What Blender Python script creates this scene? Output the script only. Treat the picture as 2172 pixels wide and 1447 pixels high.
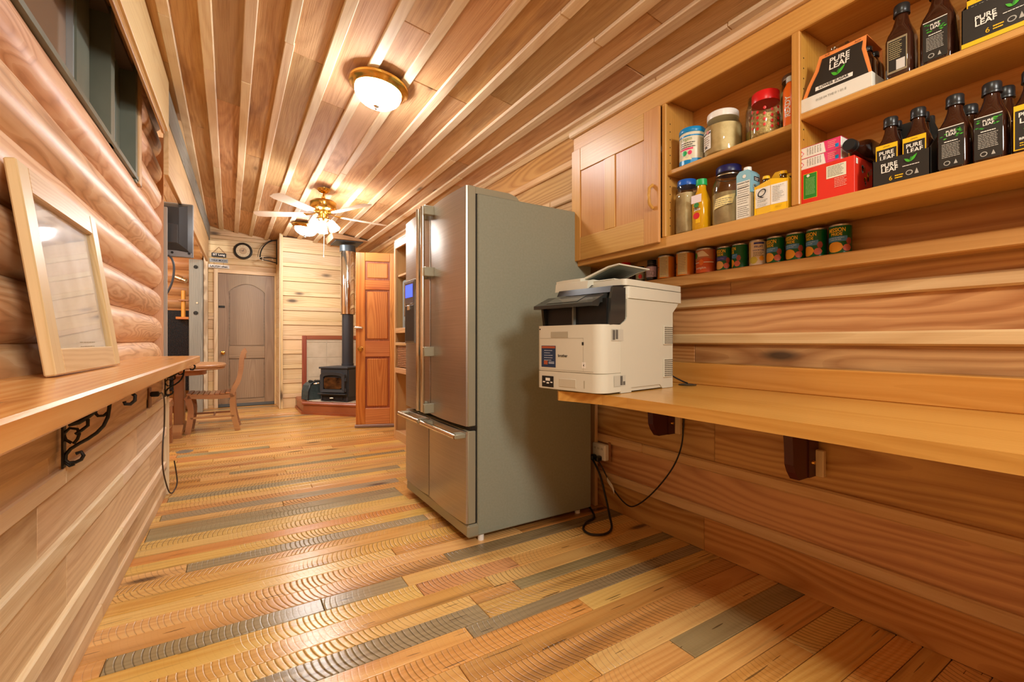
import bpy, bmesh, math, random
from mathutils import Vector, Matrix
random.seed(11)
PI = math.pi
R = math.radians
for o in list(bpy.data.objects):
    bpy.data.objects.remove(o)
sc = bpy.context.scene
COL = sc.collection

# ------------------------------------------------------------------ camera, world, exposure
cam = bpy.data.cameras.new('camera'); cam.lens = 965 / 2172 * 36; cam.sensor_width = 36; cam.clip_start = .02
co = bpy.data.objects.new('camera', cam); COL.objects.link(co)
co.location = (0, 0, 1.0); co.rotation_euler = (R(90), 0, -R(31.829))
sc.camera = co
w = bpy.data.worlds.new('world'); sc.world = w; w.use_nodes = True
w.node_tree.nodes['Background'].inputs[0].default_value = (.9, .95, 1, 1)
w.node_tree.nodes['Background'].inputs[1].default_value = .15
vs = sc.view_settings; vs.view_transform = 'Standard'; vs.look = 'None'; vs.exposure = 0.0; vs.gamma = 1; vs.use_curve_mapping = False

def lamp(name, kind, loc, power, color, size=.1, rot=(0, 0, 0), spread=None):
    l = bpy.data.lights.new(name, kind); l.energy = power; l.color = color
    if kind == 'AREA':
        l.shape = 'DISK'; l.size = size
        if spread: l.spread = spread
    else:
        l.shadow_soft_size = size
    o = bpy.data.objects.new(name, l); COL.objects.link(o); o.location = loc; o.rotation_euler = rot
    return o
WARM = (1, .97, .92)
DOME_E, BULB_E = 112.0, 140.0
lamp('near_ceiling_lamp', 'AREA', (.36, .05, 2.56), 17, (1, .98, .82), .22)
lamp('rear_fill_light', 'AREA', (.75, -1.35, 2.2), 58, (1, .97, .90), .6, Vector((1.15, -2.6, 1.5)).to_track_quat('Z', 'Y').to_euler())  # unseen fill light, added to brighten the left wall and fridge side
lamp('dining_lamp', 'POINT', (-1.9, 6.2, 2.3), 110, WARM, .12)
lamp('dining_lamp', 'POINT', (-1.5, 4.6, 2.4), 80, WARM, .12)

# ------------------------------------------------------------------ materials
def lin(c):
    return tuple(((v / 255) / 12.92 if v / 255 <= .04045 else ((v / 255 + .055) / 1.055) ** 2.4) for v in c) + (1,)

MATS = {}
def mat(name, rgb, rough=.5, metal=0, emit=0, spec=.5, trans=0, alpha=1, coat=0, ior=1.45):
    if name in MATS: return MATS[name]
    m = bpy.data.materials.new(name); m.use_nodes = True
    b = m.node_tree.nodes['Principled BSDF']; i = b.inputs
    i['Base Color'].default_value = lin(rgb); i['Roughness'].default_value = rough; i['Metallic'].default_value = metal
    i['Specular IOR Level'].default_value = spec; i['Transmission Weight'].default_value = trans; i['Alpha'].default_value = alpha
    i['Coat Weight'].default_value = coat; i['IOR'].default_value = ior
    if emit:
        i['Emission Color'].default_value = lin(rgb); i['Emission Strength'].default_value = emit
    MATS[name] = m
    return m

def noisy(name, rgb, rgb2, scale=(5, 5, 5), rough=.5, metal=0, bump=0.0, detail=4, spec=.5):
    m = mat(name, rgb, rough, metal, spec=spec); nt = m.node_tree; N = nt.nodes; L = nt.links
    b = N['Principled BSDF']
    tc = N.new('ShaderNodeTexCoord'); mp = N.new('ShaderNodeMapping'); mp.inputs['Scale'].default_value = scale
    no = N.new('ShaderNodeTexNoise'); no.inputs['Scale'].default_value = 1; no.inputs['Detail'].default_value = detail
    L.new(tc.outputs['Object'], mp.inputs[0]); L.new(mp.outputs[0], no.inputs[0])
    rp = N.new('ShaderNodeValToRGB'); e = rp.color_ramp.elements
    e[0].color = lin(rgb); e[1].color = lin(rgb2); e[0].position = .35; e[1].position = .65
    L.new(no.outputs[0], rp.inputs[0]); L.new(rp.outputs[0], b.inputs['Base Color'])
    if bump:
        bp = N.new('ShaderNodeBump'); bp.inputs['Strength'].default_value = bump; bp.inputs['Distance'].default_value = .002
        L.new(no.outputs[0], bp.inputs['Height']); L.new(bp.outputs[0], b.inputs['Normal'])
    return m

def glassy(name, tint, strength=.9):
    m = bpy.data.materials.new(name); m.use_nodes = True; nt = m.node_tree; N = nt.nodes; L = nt.links
    N.remove(N['Principled BSDF'])
    t = N.new('ShaderNodeBsdfTransparent'); t.inputs[0].default_value = lin(tint)
    g = N.new('ShaderNodeBsdfGlossy'); g.inputs['Roughness'].default_value = .04; g.inputs[0].default_value = (1, 1, 1, 1)
    lw = N.new('ShaderNodeLayerWeight'); lw.inputs[0].default_value = .35
    mu = N.new('ShaderNodeMath'); mu.operation = 'MULTIPLY'; mu.inputs[1].default_value = strength
    mx = N.new('ShaderNodeMixShader')
    L.new(lw.outputs['Fresnel'], mu.inputs[0]); L.new(mu.outputs[0], mx.inputs[0]); L.new(t.outputs[0], mx.inputs[1]); L.new(g.outputs[0], mx.inputs[2])
    L.new(mx.outputs[0], N['Material Output'].inputs[0])
    MATS[name] = m
    return m

def wood(name, dark, base, light, rings=170, warp=.03, knots=.55, var=.35, rough=.5, bump=.25, fiber=.5, saw=0.0, kscale=1.0, spec=.5, coat=0, tilt=.06, sapwood=0.0, pith=1.0, ringc=.34, sat=.84, streak=0.0, streakc=(92, 72, 46), sscale=(.9, 24, 24)):
    """Solid timber: growth rings round an off-centre pith that runs along local X, fibre, knots, one tone per piece."""
    m = bpy.data.materials.new(name); m.use_nodes = True; nt = m.node_tree; N = nt.nodes; L = nt.links
    b = N['Principled BSDF']
    dull = lambda c: tuple(sum(c) / 3 + (v - sum(c) / 3) * sat for v in c)
    dark, base, light = dull(dark), dull(base), dull(light)
    def mth(op, a, c=None, clamp=False):
        n = N.new('ShaderNodeMath'); n.operation = op; n.use_clamp = clamp
        for k, x in enumerate((a, c)):
            if x is None: continue
            if isinstance(x, (int, float)): n.inputs[k].default_value = x
            else: L.new(x, n.inputs[k])
        return n.outputs[0]
    def comb(x, y, z):
        n = N.new('ShaderNodeCombineXYZ')
        for k, v in enumerate((x, y, z)):
            if isinstance(v, (int, float)): n.inputs[k].default_value = v
            else: L.new(v, n.inputs[k])
        return n.outputs[0]
    def noise(vec, scale, detail=2, rgh=.5):
        mp = N.new('ShaderNodeVectorMath'); mp.operation = 'MULTIPLY'; mp.inputs[1].default_value = scale
        L.new(vec, mp.inputs[0])
        n = N.new('ShaderNodeTexNoise'); n.inputs['Scale'].default_value = 1; n.inputs['Detail'].default_value = detail; n.inputs['Roughness'].default_value = rgh
        L.new(mp.outputs[0], n.inputs['Vector']); return n.outputs[0]
    tc = N.new('ShaderNodeTexCoord'); oi = N.new('ShaderNodeObjectInfo'); rnd = oi.outputs['Random']
    fr = lambda k: mth('FRACT', mth('MULTIPLY', rnd, k))
    sx = N.new('ShaderNodeSeparateXYZ'); L.new(tc.outputs['Object'], sx.inputs[0])
    X = mth('ADD', sx.outputs[0], mth('MULTIPLY', fr(7.13), 40.0))
    Y, Z = sx.outputs[1], sx.outputs[2]
    P = comb(X, Y, Z)
    # knots
    kv = N.new('ShaderNodeVectorMath'); kv.operation = 'MULTIPLY'; kv.inputs[1].default_value = (1.9 * kscale, 6.5 * kscale, 5 * kscale); L.new(P, kv.inputs[0])
    vo = N.new('ShaderNodeTexVoronoi'); vo.inputs['Scale'].default_value = 1; L.new(kv.outputs[0], vo.inputs['Vector'])
    sc_ = N.new('ShaderNodeSeparateColor'); L.new(vo.outputs['Color'], sc_.inputs[0])
    on = mth('LESS_THAN', sc_.outputs[0], knots)
    size = mth('ADD', mth('MULTIPLY', sc_.outputs[1], .09), .035)
    kd = mth('DIVIDE', vo.outputs['Distance'], size)
    kcore = mth('MULTIPLY', mth('SUBTRACT', 1.0, mth('SUBTRACT', kd, .55, True), True), on, True)
    khalo = mth('MULTIPLY', mth('SUBTRACT', 1.0, mth('MULTIPLY', kd, .28), True), on, True)
    # rings
    n1 = noise(P, (.8, 5, 5), 2); n2 = noise(P, (3.0, 16, 16), 2)
    wv = mth('ADD', mth('MULTIPLY', mth('SUBTRACT', n1, .5), warp * 2.2), mth('MULTIPLY', mth('SUBTRACT', n2, .5), warp * .35))
    bend = mth('MULTIPLY', mth('SUBTRACT', noise(P, (.55, .1, .1), 1), .5), tilt * 3)
    y0 = mth('ADD', mth('ADD', Y, mth('MULTIPLY', mth('SUBTRACT', fr(13.7), .5), .16 * pith)), wv)
    z0 = mth('ADD', mth('ADD', mth('ADD', Z, mth('MULTIPLY', fr(29.3), .10 * pith)), .015 * pith), mth('MULTIPLY', bend, pith))
    rho = mth('SQRT', mth('ADD', mth('MULTIPLY', y0, y0), mth('MULTIPLY', z0, z0)))
    rho = mth('ADD', rho, mth('MULTIPLY', khalo, .022))
    ph = mth('FRACT', mth('MULTIPLY', rho, rings / 2.0))
    ring = mth('POWER', mth('SUBTRACT', 1.0, mth('ABSOLUTE', mth('SUBTRACT', mth('MULTIPLY', ph, 1.5), 1.0), True), True), 1.6)
    fib = noise(P, (4, 170, 170), 3, .65)
    big = noise(P, (.5, 4, 4), 2)
    f = mth('ADD', mth('ADD', mth('MULTIPLY', ring, ringc), mth('MULTIPLY', mth('SUBTRACT', fib, .5), fiber)), mth('MULTIPLY', mth('SUBTRACT', big, .5), .9))
    if sapwood:
        f = mth('SUBTRACT', f, mth('MULTIPLY', mth('GREATER_THAN', mth('ADD', Y, mth('MULTIPLY', mth('SUBTRACT', fr(41.1), .5), .3)), .06), sapwood))
    rp = N.new('ShaderNodeValToRGB'); e = rp.color_ramp.elements
    e[0].position = 0; e[0].color = lin(light); e[1].position = .95; e[1].color = lin(dark)
    q = e.new(.36); q.color = lin(base)
    L.new(f, rp.inputs[0])
    # one tone per piece
    hs = N.new('ShaderNodeHueSaturation')
    L.new(mth('ADD', .507, mth('MULTIPLY', mth('SUBTRACT', fr(91.7), .5), .016)), hs.inputs['Hue'])
    L.new(mth('ADD', 1.0, mth('MULTIPLY', mth('SUBTRACT', fr(57.3), .5), var)), hs.inputs['Value'])
    L.new(mth('ADD', 1.0, mth('MULTIPLY', mth('SUBTRACT', fr(33.9), .5), var * .5)), hs.inputs['Saturation'])
    L.new(rp.outputs[0], hs.inputs['Color'])
    col = hs.outputs[0]
    def mixc(fac, a, bcol):
        n = N.new('ShaderNodeMix'); n.data_type = 'RGBA'; L.new(fac, n.inputs[0]); L.new(a, n.inputs[6])
        n.inputs[7].default_value = bcol; return n.outputs[2]
    if streak:
        smask = mth('MULTIPLY', mth('SUBTRACT', noise(P, sscale, 3, .6), .54), 7.0, True)
        pick = mth('MULTIPLY', mth('SUBTRACT', noise(P, (.5, 2, 2), 1), .40), 5.0, True)
        col = mixc(mth('MULTIPLY', mth('MULTIPLY', smask, pick), streak), col, lin(streakc))
    col = mixc(mth('MULTIPLY', khalo, .42), col, lin(dark))
    col = mixc(mth('MULTIPLY', kcore, .85), col, lin(tuple(c * .42 for c in dark)))
    h = mth('ADD', mth('MULTIPLY', f, .25), mth('MULTIPLY', fib, fiber))
    if saw:
        yc = mth('ADD', Y, mth('ADD', mth('MULTIPLY', mth('SUBTRACT', fr(5.3), .5), .13), mth('MULTIPLY', mth('SUBTRACT', noise(P, (.35, .1, .1), 1), .5), .16)))
        # circular-saw kerfs: arcs about 0.17 m in radius, one every 18 mm
        arc = mth('ADD', X, mth('SQRT', mth('MAXIMUM', mth('SUBTRACT', .030, mth('MULTIPLY', yc, yc)), .0005)))
        arc = mth('ADD', arc, mth('MULTIPLY', noise(P, (9, .5, .5), 2), .03))
        s1 = mth('FRACT', mth('MULTIPLY', arc, 48.0))
        kerf = mth('POWER', mth('ABSOLUTE', mth('SUBTRACT', mth('MULTIPLY', s1, 2.0), 1.0)), 7.0)
        patch = mth('ADD', mth('MULTIPLY', mth('MULTIPLY', mth('SUBTRACT', noise(P, (.9, .6, .6), 2), .45), 7.0, True), .95), .05)
        kf = mth('MULTIPLY', mth('MULTIPLY', kerf, patch), saw)
        col = mixc(mth('MULTIPLY', kf, .62, True), col, lin(tuple(c * .55 for c in dark)))
        h = mth('SUBTRACT', h, mth('MULTIPLY', kf, 1.1))
        split = mth('GREATER_THAN', noise(P, (5, 75, 75), 1), .735)
        col = mixc(mth('MULTIPLY', split, .7), col, lin((52, 36, 22)))
    L.new(col, b.inputs['Base Color'])
    bp = N.new('ShaderNodeBump'); bp.inputs['Strength'].default_value = bump; bp.inputs['Distance'].default_value = .004
    L.new(h, bp.inputs['Height']); L.new(bp.outputs[0], b.inputs['Normal'])
    b.inputs['Roughness'].default_value = rough; b.inputs['Specular IOR Level'].default_value = spec; b.inputs['Coat Weight'].default_value = coat
    b.inputs['Coat Roughness'].default_value = .15
    MATS[name] = m
    return m

W_CEIL = wood('cedar_ceiling', (112, 72, 42), (184, 134, 92), (208, 162, 118), knots=.5, var=.34, rough=.72, bump=.5, fiber=.75, spec=.3, rings=80, warp=.05, tilt=.12, ringc=.24, sat=.98, streak=.55, streakc=(118, 72, 44), sscale=(1.6, 9, 9))
W_BAT = wood('cedar_batten', (168, 118, 74), (222, 182, 136), (240, 212, 172), knots=.25, var=.16, rough=.62, spec=.35, bump=.25, rings=70, warp=.04, tilt=.12, ringc=.22)
W_LOG = wood('log_timber', (168, 100, 62), (224, 164, 118), (238, 190, 148), rings=300, warp=.06, pith=.10, ringc=.55, sat=.9, knots=.62, var=.12, rough=.42, bump=.16, fiber=.18, kscale=.8, tilt=.10)
W_WALL = wood('cedar_wall', (104, 60, 26), (170, 110, 58), (206, 152, 94), rings=84, warp=.06, tilt=.14, ringc=.34, streak=.35, streakc=(112, 66, 34), sscale=(1.2, 12, 12), knots=.55, var=.26, rough=.46, bump=.15, fiber=.22, sat=.95)
W_WALLB = wood('cedar_wall_batten', (140, 88, 46), (205, 148, 92), (228, 182, 126), rings=60, warp=.04, tilt=.12, ringc=.2, knots=.3, var=.16, rough=.48, bump=.2, fiber=.3)
W_LEFT = wood('cedar_pale', (138, 88, 52), (206, 158, 112), (230, 192, 148), rings=90, warp=.05, tilt=.12, ringc=.26, streak=.5, streakc=(140, 92, 58), sscale=(2.2, 8, 8), knots=.55, var=.2, rough=.55, bump=.4, fiber=.5)
W_BACK = wood('cedar_back', (150, 98, 52), (216, 170, 114), (234, 198, 146), rings=90, warp=.05, tilt=.12, ringc=.24, knots=.5, var=.15, rough=.5, bump=.2, fiber=.35)
FL = dict(saw=1.0, rough=.22, bump=.55, fiber=.25, spec=.55, sat=.97, ringc=.25, streak=.62, streakc=(104, 78, 46), rings=110, warp=.05)
W_F1 = wood('floor_honey', (140, 80, 34), (206, 144, 76), (226, 172, 100), var=.2, knots=.4, **FL)
W_F2 = wood('floor_amber', (138, 80, 36), (200, 136, 72), (218, 158, 92), var=.22, knots=.45, **FL)
W_F3 = wood('floor_russet', (128, 70, 36), (190, 122, 66), (208, 144, 84), var=.2, knots=.5, **FL)
W_F4 = wood('floor_grey', (92, 74, 50), (140, 120, 86), (162, 140, 102), var=.25, knots=.3, **FL)
W_F5 = wood('floor_straw', (146, 90, 40), (212, 154, 84), (228, 178, 106), var=.16, knots=.35, **FL)
W_TOP = wood('varnished_fir', (134, 76, 26), (188, 124, 54), (208, 148, 76), sat=1.0, ringc=.22, rings=160, warp=.05, knots=.0, var=.04, rough=.22, bump=.05, fiber=.25, tilt=.02)
W_OAK = wood('honey_oak', (146, 90, 38), (192, 130, 60), (206, 150, 80), sat=1.0, ringc=.2, rings=160, knots=.0, var=.10, rough=.36, bump=.14, fiber=.55, tilt=.02)
W_SHELF = wood('bar_slab', (150, 84, 38), (214, 148, 78), (228, 174, 106), sat=1.0, rings=90, warp=.05, knots=.4, var=.02, rough=.24, bump=.12, fiber=.2)
W_FRAME = wood('frame_oak', (176, 128, 74), (218, 172, 116), (232, 194, 144), rings=200, knots=.0, var=.06, rough=.4, bump=.1, fiber=.4)
W_RED = wood('red_fir', (112, 46, 18), (178, 96, 48), (206, 130, 72), sat=1.0, rings=100, knots=.1, var=.2, rough=.3, bump=.1, fiber=.3)
W_MAHO = wood('mahogany', (78, 28, 14), (138, 62, 38), (162, 86, 56), sat=1.0, rings=160, knots=.05, var=.12, rough=.35, bump=.1, fiber=.3)
W_CHAIR = wood('chair_wood', (104, 56, 28), (164, 98, 58), (186, 122, 76), rings=170, knots=.0, var=.1, rough=.35, bump=.1, fiber=.3)
W_GREY = wood('weathered_grey', (72, 70, 62), (124, 120, 108), (150, 146, 132), rings=120, knots=.4, var=.12, rough=.8, bump=.6, fiber=.7)
W_DOOR = wood('stained_alder', (92, 66, 44), (142, 108, 78), (160, 126, 94), rings=120, warp=.05, knots=.2, var=.08, rough=.4, bump=.08, fiber=.3)
W_CASE = wood('bookcase_fir', (130, 78, 36), (192, 132, 76), (212, 158, 100), rings=170, knots=.1, var=.1, rough=.42, bump=.1, fiber=.35)
W_DLOG = wood('dining_log', (120, 62, 28), (186, 114, 62), (206, 140, 84), rings=120, warp=.05, pith=.15, knots=.4, var=.12, rough=.35, bump=.1, fiber=.2)

steel = noisy('brushed_steel', (176, 168, 158), (188, 180, 170), (2, 2, 300), .34, .92, .02)
steel_hi = mat('polished_steel', (222, 214, 196), .2, 1)
fridge_grey = noisy('fridge_side_paint', (140, 144, 126), (146, 149, 132), (90, 90, 90), .45, 0, .25)
fridge_trim = mat('fridge_trim_paint', (164, 162, 140), .35, .35)
dark_gap = mat('dark_gap', (26, 24, 21), .7)
black = mat('black_plastic', (24, 25, 26), .35)
blackm = mat('black_satin', (34, 36, 37), .3)
smoke = mat('smoked_plastic', (46, 48, 46), .12)
cream = mat('printer_cream', (208, 206, 188), .4)
cream2 = mat('printer_shell', (202, 199, 180), .45)
white = mat('white_card', (236, 234, 224), .5)
whitep = mat('white_plastic', (240, 240, 234), .3)
brass = mat('brass', (214, 170, 86), .18, 1)
chrome = mat('chrome', (215, 210, 205), .06, 1)
iron = noisy('cast_iron', (28, 27, 24), (44, 41, 34), (120, 120, 120), .5, .3, .4)
stovem = mat('stove_black', (50, 53, 56), .5)
stoveg = noisy('stove_glass', (26, 18, 12), (96, 62, 32), (9, 9, 14), .12)
pipe_bk = mat('flue_black', (62, 64, 68), .4, .3)
GLASS = glassy('clear_glass', (250, 251, 246), .75)
GLASSP = glassy('pane_glass', (222, 226, 220), 1.0)
tea = mat('tea_bottle', (52, 26, 16), .07, coat=.6)
green = mat('leaf_green', (72, 178, 44), .5)
green2 = mat('leaf_dark_green', (44, 132, 40), .5)
yellow = mat('carrier_yellow', (240, 190, 22), .45)
red = mat('box_red', (222, 50, 30), .45)
redlid = mat('lid_red', (212, 30, 32), .3)
blue = mat('lid_blue', (24, 92, 190), .3)
cyan = mat('tub_blue', (18, 140, 206), .3)
navy = mat('lid_navy', (28, 30, 84), .35)
lidgreen = mat('lid_green', (30, 176, 92), .35)
pink = mat('carton_pink', (226, 62, 112), .45)
tinm = mat('tin_rim', (176, 172, 166), .25, .9)
ink = mat('ink_black', (22, 22, 22), .5)
inkg = mat('ink_grey', (120, 116, 104), .5)
label_bk = mat('label_black', (44, 42, 38), .35)
bulb_glow = mat('lit_shade', (252, 252, 252), .3, emit=BULB_E)
dome_glow = mat('lit_dome', (251, 251, 252), .3, emit=DOME_E)
screen_blue = mat('lit_display', (60, 92, 255), .3, emit=1.6)
fan_white = mat('fan_blade_white', (240, 226, 206), .35)
tile_m = noisy('stone_tile', (192, 176, 148), (206, 192, 166), (7, 7, 7), .45, 0, .1)
grout = mat('grout', (214, 204, 184), .8)
wicker = noisy('wicker', (128, 82, 46), (176, 124, 76), (160, 60, 160), .7, 0, .8)
winm = noisy('bronze_window_frame', (104, 110, 96), (120, 126, 112), (4, 4, 2), .4, .2)
win_seal = mat('window_seal', (186, 196, 200), .3, .5)
grey_metal = mat('grey_edge_trim', (168, 162, 152), .45, .2)
burg = mat('burgundy_paint', (74, 28, 30), .3)
cordm = mat('cord_black', (30, 28, 25), .5)
tv_dark = mat('tv_back', (58, 60, 62), .28)
tv_trim = mat('tv_edge', (146, 150, 154), .3, .3)
mattg = mat('paper_mat', (214, 216, 214), .6)
powder = noisy('beige_powder', (206, 186, 138), (224, 206, 160), (30, 30, 30), .9)
flour = noisy('grey_flour', (176, 158, 120), (208, 192, 152), (18, 18, 18), .9)
oats = noisy('oats', (176, 152, 92), (228, 208, 150), (160, 160, 160), .9, 0, .8)
herb = noisy('pale_herb', (186, 180, 116), (212, 204, 146), (40, 40, 40), .9)
juice = mat('juice_yellow', (212, 158, 16), .15, coat=.4)

# ------------------------------------------------------------------ mesh helpers
class MB:
    def __init__(s): s.v = []; s.f = []; s.m = []
    def add(s, vs_, fs, mi=0):
        n = len(s.v); s.v += [tuple(v) for v in vs_]; s.f += [tuple(i + n for i in f) for f in fs]; s.m += [mi] * len(fs); return s
    def box(s, a, b, mi=0, ch=0.0):
        lo = [min(a[i], b[i]) for i in range(3)]; hi = [max(a[i], b[i]) for i in range(3)]
        if ch <= 0:
            v = [(x, y, z) for x in (lo[0], hi[0]) for y in (lo[1], hi[1]) for z in (lo[2], hi[2])]
            return s.add(v, [(0, 1, 3, 2), (4, 6, 7, 5), (0, 4, 5, 1), (2, 3, 7, 6), (0, 2, 6, 4), (1, 5, 7, 3)], mi)
        ch = min([ch] + [(hi[i] - lo[i]) * .45 for i in range(3)])
        v = []; ix = {}
        for cx_ in (0, 1):
            for cy_ in (0, 1):
                for cz in (0, 1):
                    c = (cx_, cy_, cz)
                    for ax in range(3):
                        p = []
                        for i in range(3):
                            e = (lo, hi)[c[i]][i]
                            if i != ax: e += ch if c[i] == 0 else -ch
                            p.append(e)
                        ix[c + (ax,)] = len(v); v.append(tuple(p))
        F = []
        for ax in range(3):
            o1, o2 = [i for i in range(3) if i != ax]
            for sd in (0, 1):
                q = []
                for a1, a2 in ((0, 0), (1, 0), (1, 1), (0, 1)):
                    c = [0, 0, 0]; c[ax] = sd; c[o1] = a1; c[o2] = a2; q.append(ix[tuple(c) + (ax,)])
                F.append(tuple(q))
        for ax in range(3):
            o1, o2 = [i for i in range(3) if i != ax]
            for a1 in (0, 1):
                for a2 in (0, 1):
                    c0 = [0, 0, 0]; c0[o1] = a1; c0[o2] = a2; c1 = list(c0); c1[ax] = 1
                    F.append((ix[tuple(c0) + (o1,)], ix[tuple(c1) + (o1,)], ix[tuple(c1) + (o2,)], ix[tuple(c0) + (o2,)]))
        for c in [(x, y, z) for x in (0, 1) for y in (0, 1) for z in (0, 1)]:
            F.append(tuple(ix[c + (ax,)] for ax in range(3)))
        return s.add(v, F, mi)
    def ring(s, rings, mi=0, caps=True, closed=False):
        n = len(rings[0]); vs_ = [p for r_ in rings for p in r_]; F = []
        k = len(rings)
        for i in range(k - (0 if closed else 1)):
            j = (i + 1) % k
            for q in range(n):
                F.append((i * n + q, i * n + (q + 1) % n, j * n + (q + 1) % n, j * n + q))
        if caps and not closed:
            F.append(tuple(range(n - 1, -1, -1))); F.append(tuple((k - 1) * n + q for q in range(n)))
        return s.add(vs_, F, mi)
    def tube(s, pts, r, n=8, mi=0, closed=False, r1=None):
        pts = [Vector(p) for p in pts]; k = len(pts); rings = []
        up = None
        for i, p in enumerate(pts):
            a = pts[i - 1] if (i > 0 or closed) else p; c = pts[(i + 1) % k] if (i < k - 1 or closed) else p
            t = (c - a); t = t.normalized() if t.length > 1e-9 else Vector((0, 0, 1))
            if up is None:
                up = Vector((0, 0, 1)) if abs(t.z) < .9 else Vector((1, 0, 0))
            up = (up - t * up.dot(t)); up = up.normalized() if up.length > 1e-6 else t.orthogonal().normalized()
            sd = t.cross(up); rr = r if r1 is None else r + (r1 - r) * i / (k - 1)
            rings.append([p + (up * math.cos(2 * PI * q / n) + sd * math.sin(2 * PI * q / n)) * rr for q in range(n)])
        return s.ring(rings, mi, True, closed)
    def cyl(s, p0, p1, r, n=20, mi=0, r1=None):
        return s.tube([p0, p1], r, n, mi, False, r1)
    def lathe(s, prof, c=(0, 0, 0), n=28, mi=0, axis='Z', sx=1.0, sy=1.0):
        rings = []
        for r_, z in prof:
            r_ = max(r_, 1e-4); q = []
            for k in range(n):
                a = 2 * PI * k / n; x, y = r_ * math.cos(a) * sx, r_ * math.sin(a) * sy
                q.append((c[0] + x, c[1] + y, c[2] + z) if axis == 'Z' else ((c[0] + z, c[1] + x, c[2] + y) if axis == 'X' else (c[0] + y, c[1] + z, c[2] + x)))
            rings.append(q)
        return s.ring(rings, mi)
    def prism(s, poly, axis, a, b, mi=0):
        def P3(p, h):
            return (h, p[0], p[1]) if axis == 'X' else ((p[0], h, p[1]) if axis == 'Y' else (p[0], p[1], h))
        return s.ring([[P3(p, a) for p in poly], [P3(p, b) for p in poly]], mi)
    def loft(s, secs, n=28, mi=0):
        """secs: (z, half width x, half width y, squareness exponent)"""
        rings = []
        for z, a, c, e in secs:
            q = []
            for k in range(n):
                t = 2 * PI * (k + .5) / n; ct, st = math.cos(t), math.sin(t)
                q.append((a * math.copysign(abs(ct) ** (2 / e), ct), c * math.copysign(abs(st) ** (2 / e), st), z))
            rings.append(q)
        return s.ring(rings, mi)
    def mesh(s, name, mats, smooth=True, fix=True):
        me = bpy.data.meshes.new(name); me.from_pydata(s.v, [], s.f)
        for m in (mats if isinstance(mats, (list, tuple)) else [mats]): me.materials.append(m)
        me.polygons.foreach_set('material_index', s.m)
        if fix:
            bm = bmesh.new(); bm.from_mesh(me); bmesh.ops.recalc_face_normals(bm, faces=bm.faces); bm.to_mesh(me); bm.free()
        if smooth:
            me.polygons.foreach_set('use_smooth', [True] * len(me.polygons)); me.set_sharp_from_angle(angle=R(38))
        me.update(); return me
    def build(s, name, mats, parent=None, M=None, smooth=True, fix=True):
        return link(name, s.mesh(name, mats, smooth, fix), parent, M)

def link(name, me, parent=None, M=None):
    o = bpy.data.objects.new(name, me); COL.objects.link(o)
    if parent is not None: o.parent = parent
    if M is not None: o.matrix_basis = M
    return o

def tag(o, label=None, cat=None, group=None, kind=None):
    if label: o['label'] = label
    if cat: o['category'] = cat
    if group: o['group'] = group
    if kind: o['kind'] = kind
    return o

def thing(name, label, cat, loc=(0, 0, 0), rz=0, group=None, rx=0, ry=0):
    o = bpy.data.objects.new(name, None); COL.objects.link(o); o.location = loc; o.rotation_euler = (rx, ry, rz); o.empty_display_size = .05
    return tag(o, label, cat, group)

def basis(ex, ey, c):
    ex = Vector(ex).normalized(); ey = Vector(ey).normalized(); ez = ex.cross(ey)
    return Matrix(((ex.x, ey.x, ez.x, c[0]), (ex.y, ey.y, ez.y, c[1]), (ex.z, ey.z, ez.z, c[2]), (0, 0, 0, 1)))

BOXC = {}
def boxmesh(l, w_, t, m, ch):
    k = (round(l, 3), round(w_, 3), round(t, 4), m.name, ch)
    if k not in BOXC:
        BOXC[k] = MB().box((-l / 2, -w_ / 2, -t / 2), (l / 2, w_ / 2, t / 2), 0, ch).mesh('board', m, smooth=False)
    return BOXC[k]
def plank(name, parent, c, dims, ex, ey, m, ch=.003):
    return link(name, boxmesh(dims[0], dims[1], dims[2], m, ch), parent, basis(ex, ey, c))
AX = {'X': ((1, 0, 0), (0, 1, 0), (0, 1, 2)), 'Y': ((0, 1, 0), (0, 0, 1), (1, 2, 0)), 'Z': ((0, 0, 1), (1, 0, 0), (2, 0, 1))}
def wb(name, parent, a, b, m, axis='X', ch=.003):
    """a timber piece between two corners, its grain along the axis"""
    ex, ey, od = AX[axis]; d = [abs(b[i] - a[i]) for i in range(3)]
    return plank(name, parent, [(a[i] + b[i]) / 2 for i in range(3)], [d[od[0]], d[od[1]], d[od[2]]], ex, ey, m, ch)
def bx(name, parent, a, b, m, ch=.002):
    return MB().box(a, b, 0, ch).build(name, m, parent, smooth=False)

# lettering: text turned into a mesh once, then laid on a plane or round a can
TXT = {}
def textgeo(s, bold=0.0, shear=0.0, sp=1.0):
    k = (s, bold, shear, sp)
    if k not in TXT:
        c = bpy.data.curves.new('t', 'FONT'); c.body = s; c.size = 1; c.offset = bold; c.shear = shear; c.space_character = sp; c.resolution_u = 3
        o = bpy.data.objects.new('t', c); COL.objects.link(o)
        bpy.context.view_layer.update()
        me = bpy.data.meshes.new_from_object(o.evaluated_get(bpy.context.evaluated_depsgraph_get()))
        v = [tuple(p.co) for p in me.vertices]; f = [tuple(p.vertices) for p in me.polygons]
        bpy.data.objects.remove(o); bpy.data.curves.remove(c); bpy.data.meshes.remove(me)
        x0 = min(p[0] for p in v); x1 = max(p[0] for p in v); y0 = min(p[1] for p in v); y1 = max(p[1] for p in v)
        TXT[k] = ([(p[0] - x0, p[1] - y0) for p in v], f, x1 - x0, y1 - y0)
    return TXT[k]

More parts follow.
